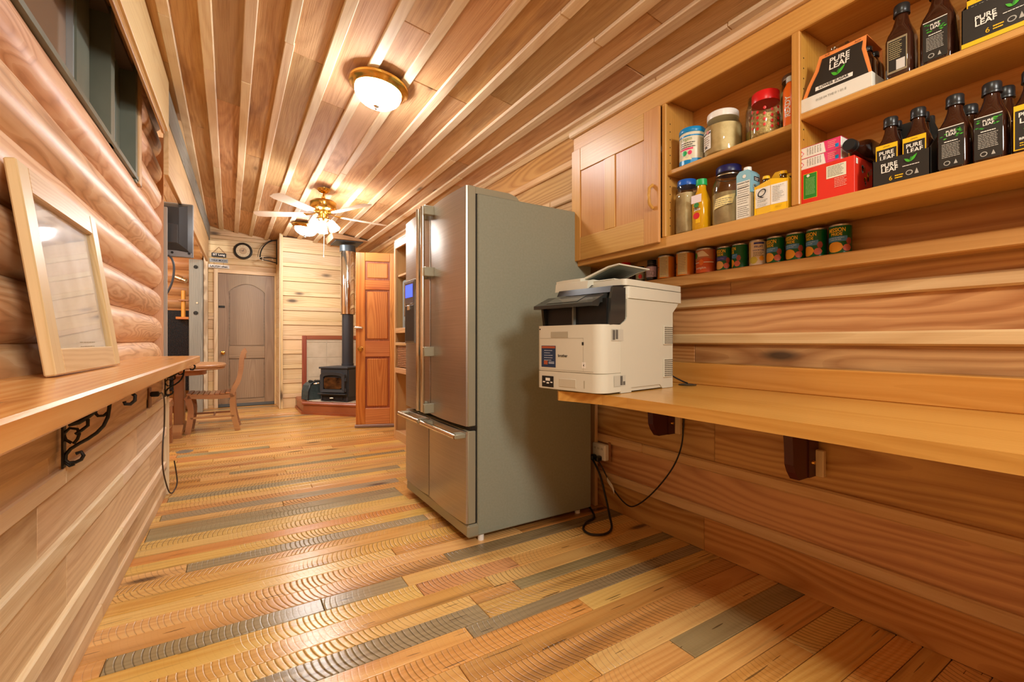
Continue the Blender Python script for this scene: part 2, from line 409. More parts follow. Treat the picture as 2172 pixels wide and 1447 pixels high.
class Face:
    """a printed surface: origin at its centre, u to the reader's right, v up; r = None flat, else a can's radius (origin then on the axis)"""
    def __init__(s, o, u=(0, -1, 0), v=(0, 0, 1), r=None, phi=PI, eps=.0006):
        s.o = Vector(o); s.u = Vector(u); s.v = Vector(v); s.n = s.u.cross(s.v); s.r = r; s.phi = phi; s.eps = eps
    def at(s, x, y, e=1):
        if s.r is None: return tuple(s.o + s.u * x + s.v * y + s.n * s.eps * e)
        a = s.phi + x / s.r; rr = s.r + s.eps * e
        return (s.o.x + rr * math.cos(a), s.o.y + rr * math.sin(a), s.o.z + y)
    def text(s, parent, string, x, y, w_=None, h=None, m=None, name='lettering', bold=0.0, shear=0.0, rot=0, e=2, sp=1.0):
        v, f, tw, th = textgeo(string, bold, shear, sp)
        sx = w_ / tw if w_ else h / th; sy = h / th if h else sx
        ca, sa = math.cos(rot), math.sin(rot)
        pts = []
        for px, py in v:
            a, b_ = (px - tw / 2) * sx, (py - th / 2) * sy
            pts.append(s.at(x + a * ca - b_ * sa, y + a * sa + b_ * ca, e))
        return MB().add(pts, f).build(name, m or ink, parent, smooth=False, fix=False)
    def rects(s, parent, rs, m, name='print', e=1):
        mb = MB()
        for x0, y0, x1, y1 in rs:
            k = 1 if s.r is None else max(1, int(abs(x1 - x0) / s.r / .25))
            for i in range(k):
                xa = x0 + (x1 - x0) * i / k; xb = x0 + (x1 - x0) * (i + 1) / k
                mb.add([s.at(xa, y0, e), s.at(xb, y0, e), s.at(xb, y1, e), s.at(xa, y1, e)], [(0, 1, 2, 3)])
        return mb.build(name, m, parent, smooth=False, fix=False)
    def poly(s, parent, pts, m, name='print', e=1):
        if s.r is not None:
            xs_ = [p[0] for p in pts]; x0, x1 = min(xs_), max(xs_); k = max(6, int((x1 - x0) / s.r / .16)); rows = []
            for i in range(k + 1):
                x = x0 + (x1 - x0) * (.001 + .998 * i / k); ys = []
                for a, b_ in zip(pts, pts[1:] + pts[:1]):
                    if (a[0] - x) * (b_[0] - x) <= 0 and a[0] != b_[0]: ys.append(a[1] + (b_[1] - a[1]) * (x - a[0]) / (b_[0] - a[0]))
                rows.append((x, min(ys), max(ys)))
            mb = MB()
            for (xa, l0, h0), (xb, l1, h1) in zip(rows, rows[1:]): mb.add([s.at(xa, l0, e), s.at(xb, l1, e), s.at(xb, h1, e), s.at(xa, h0, e)], [(0, 1, 2, 3)])
            return mb.build(name, m, parent, smooth=False, fix=False)
        n = len(pts); cx_ = sum(p[0] for p in pts) / n; cy_ = sum(p[1] for p in pts) / n
        v = [s.at(cx_, cy_, e)] + [s.at(p[0], p[1], e) for p in pts]
        return MB().add(v, [(0, i + 1, (i + 1) % n + 1) for i in range(n)]).build(name, m, parent, smooth=False, fix=False)
    def disc(s, parent, x, y, rx, ry, m, name='print', e=1, n=20):
        return s.poly(parent, [(x + rx * math.cos(2 * PI * k / n), y + ry * math.sin(2 * PI * k / n)) for k in range(n)], m, name, e)
    def lines(s, parent, x0, x1, ytop, dy, n, m, th=.3, name='small_print', e=2, rag=.25, seed=1):
        rg = random.Random(seed); rs = []
        for i in range(n):
            y = ytop - i * dy; x = x0; end = x1 - (x1 - x0) * rag * rg.random()
            while x < end:
                wl = (x1 - x0) * rg.uniform(.08, .22); rs.append((x, y - dy * th, min(x + wl, end), y)); x += wl + (x1 - x0) * .025
        return s.rects(parent, rs, m, name, e)
    def leaf(s, parent, x, y, sz, e=3):
        """the pair of tea leaves"""
        def lf(bx_, by, tx, ty, wd):
            d = Vector((tx - bx_, ty - by)); nn = Vector((-d.y, d.x)).normalized() * wd
            P = [(bx_ + d.x * t + nn.x * k * math.sin(PI * t ** .8), by + d.y * t + nn.y * k * math.sin(PI * t ** .8)) for t, k in [(i / 8, 1) for i in range(9)] + [(i / 8, -1) for i in range(7, 0, -1)]]
            return [(x + sz * a, y + sz * b_) for a, b_ in P]
        s.poly(parent, lf(0, -.4, -.62, .15, .16), green, 'leaf_emblem', e)
        s.poly(parent, lf(0, -.4, .75, .5, .17), green, 'leaf_emblem', e)
        s.poly(parent, lf(0, -.35, .16, .30, .10), green2, 'leaf_emblem', e + 1)

# ------------------------------------------------------------------ the setting
def lx(y, o=0.0): return -.407 + .0248 * (y - 1.841) + o
LEX = Vector((.0248, 1, 0)).normalized()
LDIR = tuple(LEX)
def ceilz(x): return 2.676 - .14 * x

def structure(name, mb, m): return tag(mb.build(name, m, smooth=False), kind='structure')
sub = mat('subfloor', (70, 44, 24), .9)
backing = mat('wall_backing', (90, 58, 34), .9)

floor = structure('floor', MB().box((-3.3, -2.3, -.08), (2.1, 8.4, -.022)), sub)
FIX = [(1.82, [(-.33, .30, W_F4), (.30, .62, W_F4)]), (2.50, [(-.16, .95, W_F4)]), (2.97, [(-.36, .96, W_F4)]), (3.18, [(-.33, 1.03, W_F4)]),
       (3.53, [(-.33, 1.15, W_F4)]), (4.90, [(-.39, .32, W_F4)]), (4.06, [(.0, 1.36, W_F4)]), (1.39, [(.70, 1.9, W_F4)]), (.92, [(1.25, 1.9, W_F4)]),
       (1.59, [(1.0, 1.9, W_F4), (.80, 1.0, W_F2)]), (1.78, [(.65, 1.1, W_F3)]), (1.73, [(1.11, 1.9, W_F5)]), (3.13, [(.28, 1.05, W_F2)]), (1.02, [(.95, 1.9, W_F5)]), (1.2, [(.6, 1.9, W_F3)])]
rg = random.Random(5)
y = -.6
while y < 8.12:
    wd = rg.choice((.07, .082, .09, .10)) if y < 4.4 else rg.choice((.08, .095, .11))
    yc = y + wd / 2
    fx = [s_ for yy, ss in FIX if abs(yy - yc) <= wd / 2 + .002 for s_ in ss]
    x = -.47 if yc < 3.72 else -2.6
    x += -rg.random() * .5 if yc >= 3.72 else 0
    end = 1.93
    while x < end - .02:
        hit = [s_ for s_ in fx if s_[0] <= x + .05 < s_[1]]
        nxt = [s_[0] for s_ in fx if s_[0] > x + .05]
        if hit: x1, m = hit[0][1], hit[0][2]
        else:
            x1 = x + rg.uniform(.9, 2.3); m = rg.choices((W_F1, W_F2, W_F3, W_F5, W_F4), (44, 22, 9, 24, 2))[0]
            if nxt: x1 = min(x1, min(nxt))
        if end - x1 < .25: x1 = end
        plank('floor_board', floor, ((x + x1) / 2, yc, -.011 + rg.uniform(-.0008, .0008)), (x1 - x - .0022, wd - .0024, .022), (1, 0, 0), (0, 1, 0), m, .002)
        x = x1
    y += wd

# ceiling: wide boards with narrower battens lapped over their joints, all sloping down to the right
CT = Vector((1, 0, -.14)).normalized()
ceiling = structure('ceiling', MB().prism([(-3.4, ceilz(-3.4) + .045), (2.1, ceilz(2.1) + .045), (2.1, ceilz(2.1) + .1), (-3.4, ceilz(-3.4) + .1)], 'Y', -2.3, 8.3), backing)
def cpiece(name, x0, x1, y0, y1, drop, t, m, ch=.003):
    xc = (x0 + x1) / 2
    plank(name, ceiling, (xc, (y0 + y1) / 2, ceilz(xc) - drop + t / 2), (y1 - y0 - .002, x1 - x0, t), (0, 1, 0), (-CT.x, 0, -CT.z), m, ch)
BATX = [(-.315, -.267), (-.131, -.079), (.064, .113), (.256, .297), (.463, .51), (.667, .716), (.865, .914), (1.079, 1.126), (1.277, 1.323), (1.494, 1.544), (1.672, 1.725), (1.875, 1.92)]
rg = random.Random(3)
edges = [-.50] + [q for b_ in BATX for q in b_]
for i in range(len(BATX)):
    a = -.46 if i == 0 else BATX[i - 1][1] - .012
    b_ = BATX[i][0] + .012
    y = -1.6 + rg.random()
    y = max(-1.6, y - 1)
    while y < 8.08:
        y1 = y + rg.uniform(1.1, 2.6)
        if 8.1 - y1 < .4: y1 = 8.1
        cpiece('ceiling_board', a, b_, y, y1, rg.uniform(-.002, .002), .022, W_CEIL)
        y = y1
for a, b_ in BATX:
    y = -1.6
    while y < 8.08:
        y1 = y + rg.uniform(1.5, 3.6)
        if 8.1 - y1 < .4: y1 = 8.1
        wv = rg.uniform(-.004, .004)
        cpiece('ceiling_batten', a - .004 + wv, b_ + .004 + wv, y, y1, .022 + rg.uniform(-.002, .002), .022, W_BAT, .004)
        y = y1
# over the dining side: boards only
for i in range(12):
    a = -.46 - (i + 1) * .215
    cpiece('ceiling_board', a, a + .213, 3.0, 8.1, 0, .022, W_CEIL)

# right wall: wide boards set back, battens proud
wall_right = structure('wall_right', MB().box((1.955, -2.3, 0), (2.05, 7.6, 2.47)), backing)
RZ = [(0, .168), (.165, .215, 1), (.212, .39), (.388, .437, 1), (.434, .665), (.66, .712, 1), (.708, .90), (.895, .986), (.984, 1.034, 1), (1.03, 1.162), (1.16, 1.207, 1), (1.204, 1.30), (1.298, 1.50),
      (1.497, 1.545, 1), (1.54, 1.72), (1.717, 1.765, 1), (1.76, 1.93), (1.927, 1.975, 1), (1.97, 2.15), (2.147, 2.195, 1), (2.19, 2.36), (2.35, 2.43, 1)]
rg = random.Random(8)
for q in RZ:
    z0, z1 = q[:2]; bat = len(q) > 2
    y = -1.2
    while y < 7.48:
        y1 = y + rg.uniform(2.2, 3.8) if z0 < 1.3 else y + rg.uniform(1.2, 2.6)
        if 7.5 - y1 < .5: y1 = 7.5
        f0, t = (1.905, .05) if bat else (1.925, .03)
        plank('wall_batten' if bat else 'wall_board', wall_right, (f0 + t / 2, (y + y1) / 2, (z0 + z1) / 2), (y1 - y - .0015, z1 - z0, t), (0, 1, 0), (0, 0, 1), W_WALLB if bat else W_WALL, .007 if bat else .002)
        y = y1
wb('corner_strip', wall_right, (1.88, 2.075, 0), (1.904, 2.125, .745), W_WALLB, 'Z')

# left wall: low boarded wall under the bar, logs above
wall_left = structure('wall_left', MB().prism([(lx(-1.6, -.07), -1.6), (lx(-1.6, -.03), -1.6), (lx(3.69, -.03), 3.69), (lx(3.69, -.07), 3.69)], 'Z', 0, .85)
                      .prism([(lx(-1.6, -.36), -1.6), (lx(-1.6, -.23), -1.6), (lx(4.40, -.23), 4.40), (lx(4.40, -.36), 4.40)], 'Z', 0, 1.93)
                      .prism([(lx(3.46, -.36), 3.46), (lx(3.46, -.23), 3.46), (lx(4.40, -.23), 4.40), (lx(4.40, -.36), 4.40)], 'Z', 1.93, 2.7), backing)
def lplank(name, parent, y0, y1, z0, z1, o, t, m, ch=.003):
    yc = (y0 + y1) / 2
    return plank(name, parent, (lx(yc, o - t / 2), yc, (z0 + z1) / 2), (y1 - y0 - .0015, z1 - z0, t), LDIR, (0, 0, 1), m, ch)
LZ = [(0, .06, 2), (.058, .175, 0), (.17, .222, 1), (.218, .392, 0), (.388, .445, 1), (.44, .60, 0), (.592, .642, 1), (.64, .70, 0), (.69, .852, 3)]
rg = random.Random(21)
for z0, z1, k in LZ:
    y = -1.5 + rg.random() * .6
    y = -1.5
    while y < 3.68:
        y1 = y + rg.uniform(1.1, 2.2)
        if 3.69 - y1 < .35: y1 = 3.69
        if k == 1: lplank('wall_batten', wall_left, y, y1, z0, z1, .014, .04, W_BAT, .004)
        elif k == 2: lplank('wall_board', wall_left, y, y1, z0, z1, .012, .03, W_LEFT, .003)
        else: lplank('wall_board', wall_left, y, y1, z0, z1, 0 if k == 0 else .004, .03, W_LEFT, .002)
        y = y1
wb('end_trim', wall_left, (lx(3.69, -.07), 3.692, 0), (lx(3.69, .026), 3.712, .85), W_BAT, 'Z')

LOGC = {}
def logmesh(l, r, m, seed, n=22):
    rg_ = random.Random(seed); prof = []
    k = max(4, int(l / .3))
    prof += [(r * .55, -l / 2), (r * .86, -l / 2 + .012), (r * .97, -l / 2 + .04)]
    for i in range(1, k): prof.append((r * (1 + rg_.uniform(-.018, .018)), -l / 2 + l * i / k))
    prof += [(r * .97, l / 2 - .04), (r * .86, l / 2 - .012), (r * .55, l / 2)]
    return MB().lathe(prof, n=n, axis='X').mesh('log', m)
def llog(y0, y1, z, r, o, seed):
    yc = (y0 + y1) / 2
    a = random.Random(seed).uniform(-1, 1)
    M = basis(LDIR, (0, 0, 1), (lx(yc, o - r), yc, z)) @ Matrix.Rotation(a, 4, 'X')
    link('log', logmesh(y1 - y0, r, W_LOG, seed), wall_left, M)
for i, z in enumerate((.893, 1.09, 1.293, 1.503, 1.70, 1.897)):
    llog(-1.3, 4.44 + .03 * (i % 2), z, .116 if i < 5 else .106, -.098, 30 + i)
for i, z in enumerate((2.095, 2.295, 2.49)):
    llog(3.47, 4.44 + .03 * (i % 2), z, .112, -.098, 50 + i)
llog(-1.3, 4.42, 2.662, .076, -.092, 60)
wb('end_board', wall_left, (lx(4.46, -.34), 4.49, .0), (lx(4.46, -.10), 4.512, 2.6), W_LOG, 'Z', .001); wb('edge_strip', wall_left, (lx(4.46, -.10), 4.49, .0), (lx(4.46, -.078), 4.53, 2.06), grey_metal, 'Z', .001)

# trims over the logs and the opening
t1 = tag(lplank('trim_1', None, -1.3, 3.76, 2.385, 2.715, .018, .018, W_BACK, .003), kind='structure')
t2 = tag(lplank('trim_2', None, -1.3, 3.70, 2.345, 2.387, .004, .016, W_WALL, .003), kind='structure')
t3 = tag(lplank('trim_3', None, 3.90, 7.84, 2.14, 2.49, .0, .03, W_WALLB, .003), kind='structure'); t3.name = 'trim_3'
t4 = tag(lplank('trim_4', None, 3.77, 8.05, 2.488, 2.70, .008, .05, W_GREY, .003), kind='structure')
t5 = tag(wb('trim_5', None, (-.478, 7.70, 0), (-.318, 7.84, 2.138), W_GREY, 'Z', .006), kind='structure')
for hx, hz_, hr in ((-.40, 2.03, .02), (-.40, 1.39, .022), (-.385, 1.53, .008)):
    hk = thing('wall_hook', {2.03: 'upper black iron hook with loop on the grey post', 1.39: 'black iron ring hook halfway down the grey post', 1.53: 'tiny pale peg on the grey post above the ring hook'}[hz_], 'hook', (hx, 7.699, hz_))
    MB().tube([(hr * math.cos(a), -.006, hr * math.sin(a)) for a in [2 * PI * k / 14 for k in range(14)]], .005, 6, closed=True).build('hook_ring', iron if hr > .01 else W_BAT, hk)
    MB().lathe([(.0, -.002), (hr * .6, -.002), (hr * .5, -.010), (0, -.012)], n=12, axis='Y').build('hook_plate', iron if hr > .01 else W_BAT, hk)

# end wall with the door, and the nearer wall by the stove
wall_back = structure('wall_back', MB().box((-.33, 8.13, 0), (.64, 8.22, 2.75)), backing)
rg = random.Random(4)
def hboards(parent, x0, x1, yf, zs, m, t=.02, skip=None, proud=0):
    for i in range(len(zs) - 1):
        plank('wall_board', parent, ((x0 + x1) / 2, yf + t / 2 - (proud if i % 2 else 0), (zs[i] + zs[i + 1]) / 2), (x1 - x0, zs[i + 1] - zs[i] - .002, t), (1, 0, 0), (0, 0, -1), m, .004)
hboards(wall_back, -.31, .64, 8.105, [2.076, 2.16, 2.25, 2.34, 2.44, 2.53, 2.585], W_BACK)
wb('wall_board', wall_back, (-.31, 8.105, 2.587), (.55, 8.125, 2.66), W_BACK, 'X')
wb('wall_board', wall_back, (-.31, 8.105, 2.662), (.05, 8.125, 2.715), W_BACK, 'X')
zz = 0
while zz < 2.05:
    h = rg.choice((.05, .14, .16)); h = min(h, 2.074 - zz)
    wb('wall_board', wall_back, (-.27, 8.092 if h < .1 else 8.105, zz), (-.2, 8.125, zz + h - .002), W_BACK, 'X', .003); zz += h
wb('edge_strip', wall_back, (-.325, 8.07, 0), (-.272, 8.125, 2.71), W_BAT, 'Z')
wall_stove = structure('wall_back.001', MB().prism([(.645, 7.53), (1.96, 7.53), (1.96, 7.6), (.70, 7.6), (.70, 8.2), (.645, 8.2)], 'Z', 0, 2.56), backing)
zz = 0; k = 0
while zz < 2.52:
    h = .155 if k % 2 == 0 else .062
    x1 = 1.92
    top = min(zz + h, 2.6)
    if x1 > .8: wb('wall_board', wall_stove, (.66, 7.505 if k % 2 == 0 else 7.492, zz), (x1, 7.53, top - .002), W_BACK, 'X', .004)
    zz += h; k += 1
wb('corner_trim', wall_stove, (.628, 7.478, 0), (.668, 7.50, 2.585), W_BACK, 'Z')
wb('corner_trim', wall_stove, (.622, 7.478, 0), (.645, 7.56, 2.585), W_BAT, 'Z')
zz = 0
while zz < 2.5:
    wb('wall_board', wall_stove, (.625, 7.56, zz), (.645, 8.09, zz + .148), W_BACK, 'Y'); zz += .15
wall_rear = structure('wall_rear', MB().box((-.75, -1.75, 0), (2.05, -1.65, 2.75)), W_WALL)
wall_dining = structure('wall_dining', MB().box((-3.3, 8.2, 0), (-.33, 8.3, 3.2)).box((-3.3, 2.6, 0), (-3.2, 8.2, 3.2)).box((-3.2, 2.6, 0), (-.8, 2.7, 3.2)), W_DLOG)
for i in range(15):
    z = .08 + i * .185
    M = basis((1, 0, 0), (0, 0, 1), (-1.75, 8.11, z)) @ Matrix.Rotation(i * 1.3, 4, 'X')
    link('log', logmesh(2.84, .104, W_DLOG, 80 + i % 4), wall_dining, M)

# back door (door_1) with an arched upper panel
d1 = structure('door_1', MB().box((-.142, 8.12, .012), (.60, 8.15, 2.016)), W_DOOR)
def dpart(name, poly, y0, y1, m=W_DOOR, ex=(0, 0, 1)):
    mb = MB()
    cx_ = sum(p[0] for p in poly) / len(poly); cz = sum(p[1] for p in poly) / len(poly)
    # grain runs up the door: build with local X along world Z
    M = basis((0, 0, 1), (1, 0, 0), (cx_, (y0 + y1) / 2, cz))
    mb.ring([[(p[1] - cz, p[0] - cx_, h) for p in poly] for h in (-(y1 - y0) / 2, (y1 - y0) / 2)])
    return mb.build(name, m, d1, M, smooth=False)
xs0, xs1 = -.142, .60
dpart('stile', [(xs0, .012), (-.012, .012), (-.012, 2.016), (xs0, 2.016)], 8.100, 8.122)
dpart('stile', [(.47, .012), (xs1, .012), (xs1, 2.016), (.47, 2.016)], 8.100, 8.122)
arch = [(.47 - .482 * k / 16, 1.745 + .13 * math.sin(PI * k / 16) ** .8) for k in range(17)]
dpart('top_rail', [(-.012, 2.016), (.47, 2.016)] + arch, 8.100, 8.122)
wb('lock_rail', d1, (-.012, 8.100, .733), (.47, 8.122, .918), W_DOOR, 'X', .004)
wb('bottom_rail', d1, (-.012, 8.100, .04), (.47, 8.122, .11), W_DOOR, 'X', .004)
dpart('upper_panel', [(.005, .935), (.453, .935)] + [(.453 - .448 * k / 16, 1.735 + .122 * math.sin(PI * k / 16) ** .8) for k in range(17)], 8.107, 8.124)
dpart('lower_panel', [(.005, .125), (.453, .125), (.453, .718), (.005, .718)], 8.107, 8.124)
bx('door_sweep', d1, (xs0, 8.095, .006), (xs1, 8.12, .05), mat('sweep_grey', (84, 88, 88), .5))
kb = MB().lathe([(.0, 0), (.028, 0), (.028, -.008), (.012, -.014), (.012, -.03), (.026, -.04), (.027, -.055), (.0, -.062)], (-.084, 8.1, .822), 18, axis='Y').build('door_knob', brass, d1)
bx('slide_bolt', d1, (-.14, 8.088, 1.5), (-.06, 8.1, 1.53), iron)
wb('casing', wall_back, (-.2, 8.08, 0), (-.147, 8.115, 2.076), W_BAT, 'Z'); wb('casing', wall_back, (.603, 8.08, 0), (.64, 8.115, 2.076), W_BACK, 'Z')
wb('casing', wall_back, (-.2, 8.082, 2.022), (.64, 8.115, 2.076), W_BACK, 'X')

# window_1 in the log wall
win = structure('window_1', MB().prism([(lx(.6, -.26), .6), (lx(.6, -.235), .6), (lx(3.45, -.235), 3.45), (lx(3.45, -.26), 3.45)], 'Z', 1.93, 2.6), mat('night_outside', (58, 44, 34), .6))
def wbox(name, y0, y1, z0, z1, o0, o1, m):
    return MB().prism([(lx(y0, o0), y0), (lx(y0, o1), y0), (lx(y1, o1), y1), (lx(y1, o0), y1)], 'Z', z0, z1).build(name, m, win, smooth=False)
wbox('sill', .6, 3.46, 1.945, 1.968, -.24, -.09, winm)
for k, (oa, ob) in enumerate(((-.135, -.128), (-.118, -.112), (-.102, -.096))): wbox('sill_track', .6, 3.44, 1.968, 1.974, oa, ob, win_seal)
wbox('head', .6, 3.46, 2.562, 2.584, -.24, -.105, mat('head_brown', (92, 78, 68), .5))
wbox('jamb', 3.40, 3.45, 1.93, 2.6, -.24, -.095, winm)
wbox('mullion', 2.86, 2.93, 1.945, 2.6, -.24, -.10, winm)
wbox('sash_stile', 2.60, 2.78, 1.945, 2.6, -.21, -.16, winm); wbox('sash_stile', 2.795, 2.85, 1.945, 2.6, -.225, -.18, winm)
wbox('sash_stile', 3.30, 3.39, 1.945, 2.6, -.21, -.165, winm); wbox('sash_stile', 2.935, 2.99, 1.945, 2.6, -.21, -.165, winm)
wbox('sash_rail', .6, 2.6, 1.945, 1.985, -.21, -.165, winm); wbox('sash_rail', 2.99, 3.3, 1.945, 1.985, -.21, -.165, winm)
wbox('sash_rail', .6, 2.6, 2.55, 2.585, -.21, -.165, winm); wbox('sash_rail', 2.99, 3.3, 2.55, 2.585, -.21, -.165, winm)
wbox('glazing_bead', 2.585, 2.60, 1.985, 2.55, -.2, -.168, win_seal); wbox('glazing_bead', 3.285, 3.30, 1.985, 2.55, -.2, -.168, win_seal)
pm = mat('brown_reflection_pane', (150, 122, 98), .05, spec=1.0)  # brown base colour stands in for the room's reflection in the glass
wbox('pane', .62, 2.6, 1.98, 2.56, -.195, -.19, pm); wbox('pane', 2.99, 3.3, 1.98, 2.56, -.195, -.19, mat('pale_pane', (128, 132, 120), .08, spec=.8))
wb('window_casing', win, (lx(3.46, -.12), 3.452, 1.93), (lx(3.46, -.085), 3.53, 2.62), W_WALLB, 'Z')

# ------------------------------------------------------------------ refrigerator
fr = thing('refrigerator', 'tall stainless four-door refrigerator with grey sides beside the printer', 'refrigerator', (1.045, 2.007, 0))
def F(x, y, z): return (x - 1.045, y - 2.007, z)
MB().box(F(1.047, 2.007, .032), F(1.79, 2.915, 1.735), 0, .006).build('body', fridge_grey, fr, smooth=False)
MB().box(F(1.036, 2.02, .08), F(1.05, 2.905, 1.74)).build('door_gasket', dark_gap, fr, smooth=False)
def fdoor(name, y0, y1, z0, z1, lab=None):
    mb = MB(); rr = .014
    # slightly bowed front, painted edges
    n = 10; front = [(.985 - .012 * math.sin(PI * k / n) - .0, y0 + .006 + (y1 - y0 - .012) * k / n) for k in range(n + 1)]
    mb.prism([(p[0] - 1.045, p[1] - 2.007) for p in front] + [(1.0 - 1.045, y1 - .003 - 2.007), (1.0 - 1.045, y0 + .003 - 2.007)], 'Z', z0 + .002, z1 - .002, 0)
    mb.box(F(.993, y0, z0), F(1.037, y1, z1), 1, .004)
    return tag(mb.build(name, [steel, fridge_trim], fr), lab)
fd1 = fdoor('door', 2.009, 2.478, .578, 1.768, 'near upper door with brand lettering')
fd2 = fdoor('door', 2.484, 2.914, .578, 1.768, 'far upper door with ice dispenser and lit display')
fd3 = fdoor('door', 2.009, 2.500, .098, .556); fd4 = fdoor('door', 2.506, 2.914, .098, .556)
for nm, yy, dd in (('door_handle', 2.447, fd1), ('door_handle', 2.517, fd2)):
    mb = MB().cyl(F(.925, yy, .60), F(.925, yy, 1.758), .0125, 14, 0)
    for bz in (1.735, 1.39, .94, .62):
        mb.box(F(.922, yy - (.034 if dd is fd1 else -.004), bz - .026), F(.986, yy - (.004 if dd is fd1 else -.034), bz + .026), 1, .003)
    mb.build(nm, [steel_hi, fridge_trim], dd)
for y0, y1, dd in ((2.02, 2.485, fd3), (2.525, 2.89, fd4)):
    mb = MB().cyl(F(.932, y0, .533), F(.932, y1, .533), .0135, 14, 0)
    for yy in (y0 + .025, y1 - .025): mb.box(F(.925, yy - .03, .522), F(.985, yy + .03, .545), 1, .004)
    mb.build('door_handle', [steel_hi, fridge_trim], dd)
dsp = bx('dispenser_surround', fd2, F(.966, 2.69, .985), F(.985, 2.875, 1.385), mat('dispenser_grey', (126, 124, 118), .35, .4), .004)
bx('dispenser_recess', fd2, F(.964, 2.705, 1.0), F(.972, 2.862, 1.225), mat('recess_dark', (52, 49, 45), .5))
bx('display_panel', fd2, F(.963, 2.705, 1.235), F(.970, 2.862, 1.372), mat('display_grey', (92, 92, 100), .25))
bx('display_screen', fd2, F(.9615, 2.72, 1.275), F(.966, 2.85, 1.355), screen_blue, 0)
bx('dispenser_spout', fd2, F(.955, 2.76, 1.195), F(.97, 2.80, 1.225), steel_hi)
Face(F(.9845, 2.112, 1.718)).text(fd1, 'SAMSUNG', 0, 0, w_=.082, m=steel_hi, name='brand_lettering', bold=.01, e=4)
MB().box(F(.992, 2.009, .026), F(1.06, 2.914, .092), 0, .01).build('kick_plate', fridge_trim, fr, smooth=False)
MB().prism([(-.005, 1.735), (-.005, 1.768), (.19, 1.768), (.235, 1.757), (.255, 1.735)], 'Y', .012, .10).build('hinge_cover', fridge_trim, fr, smooth=False)
MB().prism([(-.005, 1.735), (-.005, 1.768), (.19, 1.768), (.235, 1.757), (.255, 1.735)], 'Y', .81, .895).build('hinge_cover', fridge_trim, fr, smooth=False)
bx('door_hinge', fr, F(1.005, 2.012, .557), F(1.045, 2.06, .577), iron)
for fx, fy in ((1.075, 2.03), (1.075, 2.88), (1.72, 2.05), (1.72, 2.88)):
    MB().cyl(F(fx, fy, 0), F(fx, fy, .034), .016, 12).build('foot', whitep, fr)

# ------------------------------------------------------------------ worktop on the right wall
wt = thing('worktop', 'varnished fir desk worktop fixed along the right wall with upstand', 'worktop', (1.5, .2, .755))
def T(x, y, z): return (x - 1.5, y - .2, z - .755)
poly = [(1.90, -1.0), (1.222, -1.0), (1.222, 1.18), (1.212, 1.30), (1.18, 1.41), (1.15, 1.49), (1.16, 1.51), (1.90, 1.51)]
mb = MB(); c0 = (1.5, .2)
mb.ring([[(p[1] - .2, -(p[0] - 1.5), h) for p in poly] for h in (.0, .036, .039)])
mb.build('top', W_TOP, wt, basis((0, 1, 0), (-1, 0, 0), (0, 0, 0)), smooth=False)
wb('upstand', wt, T(1.884, -1.0, .794), T(1.903, 2.0, .894), W_TOP, 'Y', .003)
MB().lathe([(.036, 0), (.041, .003), (.036, .005), (.030, .004), (.028, .002), (0, .002)], T(1.815, 1.372, .794), 24).build('cable_grommet', mat('grommet_grey', (70, 66, 56), .5), wt)
for k, (bxp, by, sc_) in enumerate(((1.735, .86, 1), (1.735, 1.50, .8))):
    br = thing('desk_bracket', ['burgundy quarter-round bracket with brass screw under the bare stretch of worktop', 'burgundy quarter-round bracket under the worktop just below the printer'][k], 'bracket', (1.905, by, .754), group='brackets under the worktop')
    h = .265 if k == 0 else .215
    prof = [(0, 0), (-.225, 0)] + [(-.225 + .05 * math.sin(PI / 2 * q / 8) + .0, -.0 - (h - .06) * (1 - math.cos(PI / 2 * q / 8))) for q in range(1, 9)] + [(-.16, -h + .03), (-.135, -h), (0, -h)]
    MB().prism(prof, 'Y', 0, .032).build('bracket_plate', burg, br, smooth=False)
    MB().prism([(0, 0), (-.07, 0), (-.07, -h), (0, -h)], 'Y', -.004, .0).build('bracket_web', burg, br, smooth=False)
    wb('wood_spacer', br, (-.022, -.03, -h), (0, 0, -h + .10), W_BAT, 'Z')
    MB().lathe([(0, -.012), (.006, -.012), (.009, -.006), (.009, -.003)], (-.045, 0, -h + .055), 12, axis='Y').build('bracket_screw', brass, br)

# ------------------------------------------------------------------ wall cabinet with open shelves
wc = thing('wall_cabinet', 'honey oak wall cabinet with one door and open shelves of groceries', 'cabinet', (1.9, .8, 1.425))
def K(x, y, z): return (x - 1.9, y - .8, z - 1.425)
YE = -.55
wb('bottom_board', wc, K(1.700, YE, 1.432), K(1.90, 2.036, 1.474), W_OAK, 'Y'); wb('bottom_rail', wc, K(1.686, YE, 1.425), K(1.700, 2.038, 1.475), W_OAK, 'Y')
wb('top_board', wc, K(1.690, YE, 2.10), K(1.90, 2.036, 2.12), W_OAK, 'Y'); wb('back_board', wc, K(1.892, YE, 1.474), K(1.903, 2.036, 2.10), W_OAK, 'Y')
wb('crown_rail', wc, K(1.684, YE, 2.082), K(1.700, 2.04, 2.165), W_OAK, 'Y'); wb('crown_moulding', wc, K(1.66, YE, 2.165), K(1.70, 2.06, 2.20), W_BAT, 'Y', .008)
wb('end_panel', wc, K(1.695, 2.02, 1.474), K(1.892, 2.036, 2.10), W_OAK, 'Z'); wb('end_panel', wc, K(1.690, 1.395, 1.474), K(1.892, 1.411, 2.10), W_OAK, 'Z')
wb('face_stile', wc, K(1.684, 1.388, 1.475), K(1.700, 1.4115, 2.082), W_OAK, 'Z')
wb('divider', wc, K(1.690, .821, 1.474), K(1.892, .842, 2.10), W_OAK, 'Z'); wb('face_stile', wc, K(1.684, .817, 1.475), K(1.699, .845, 2.082), W_OAK, 'Z')
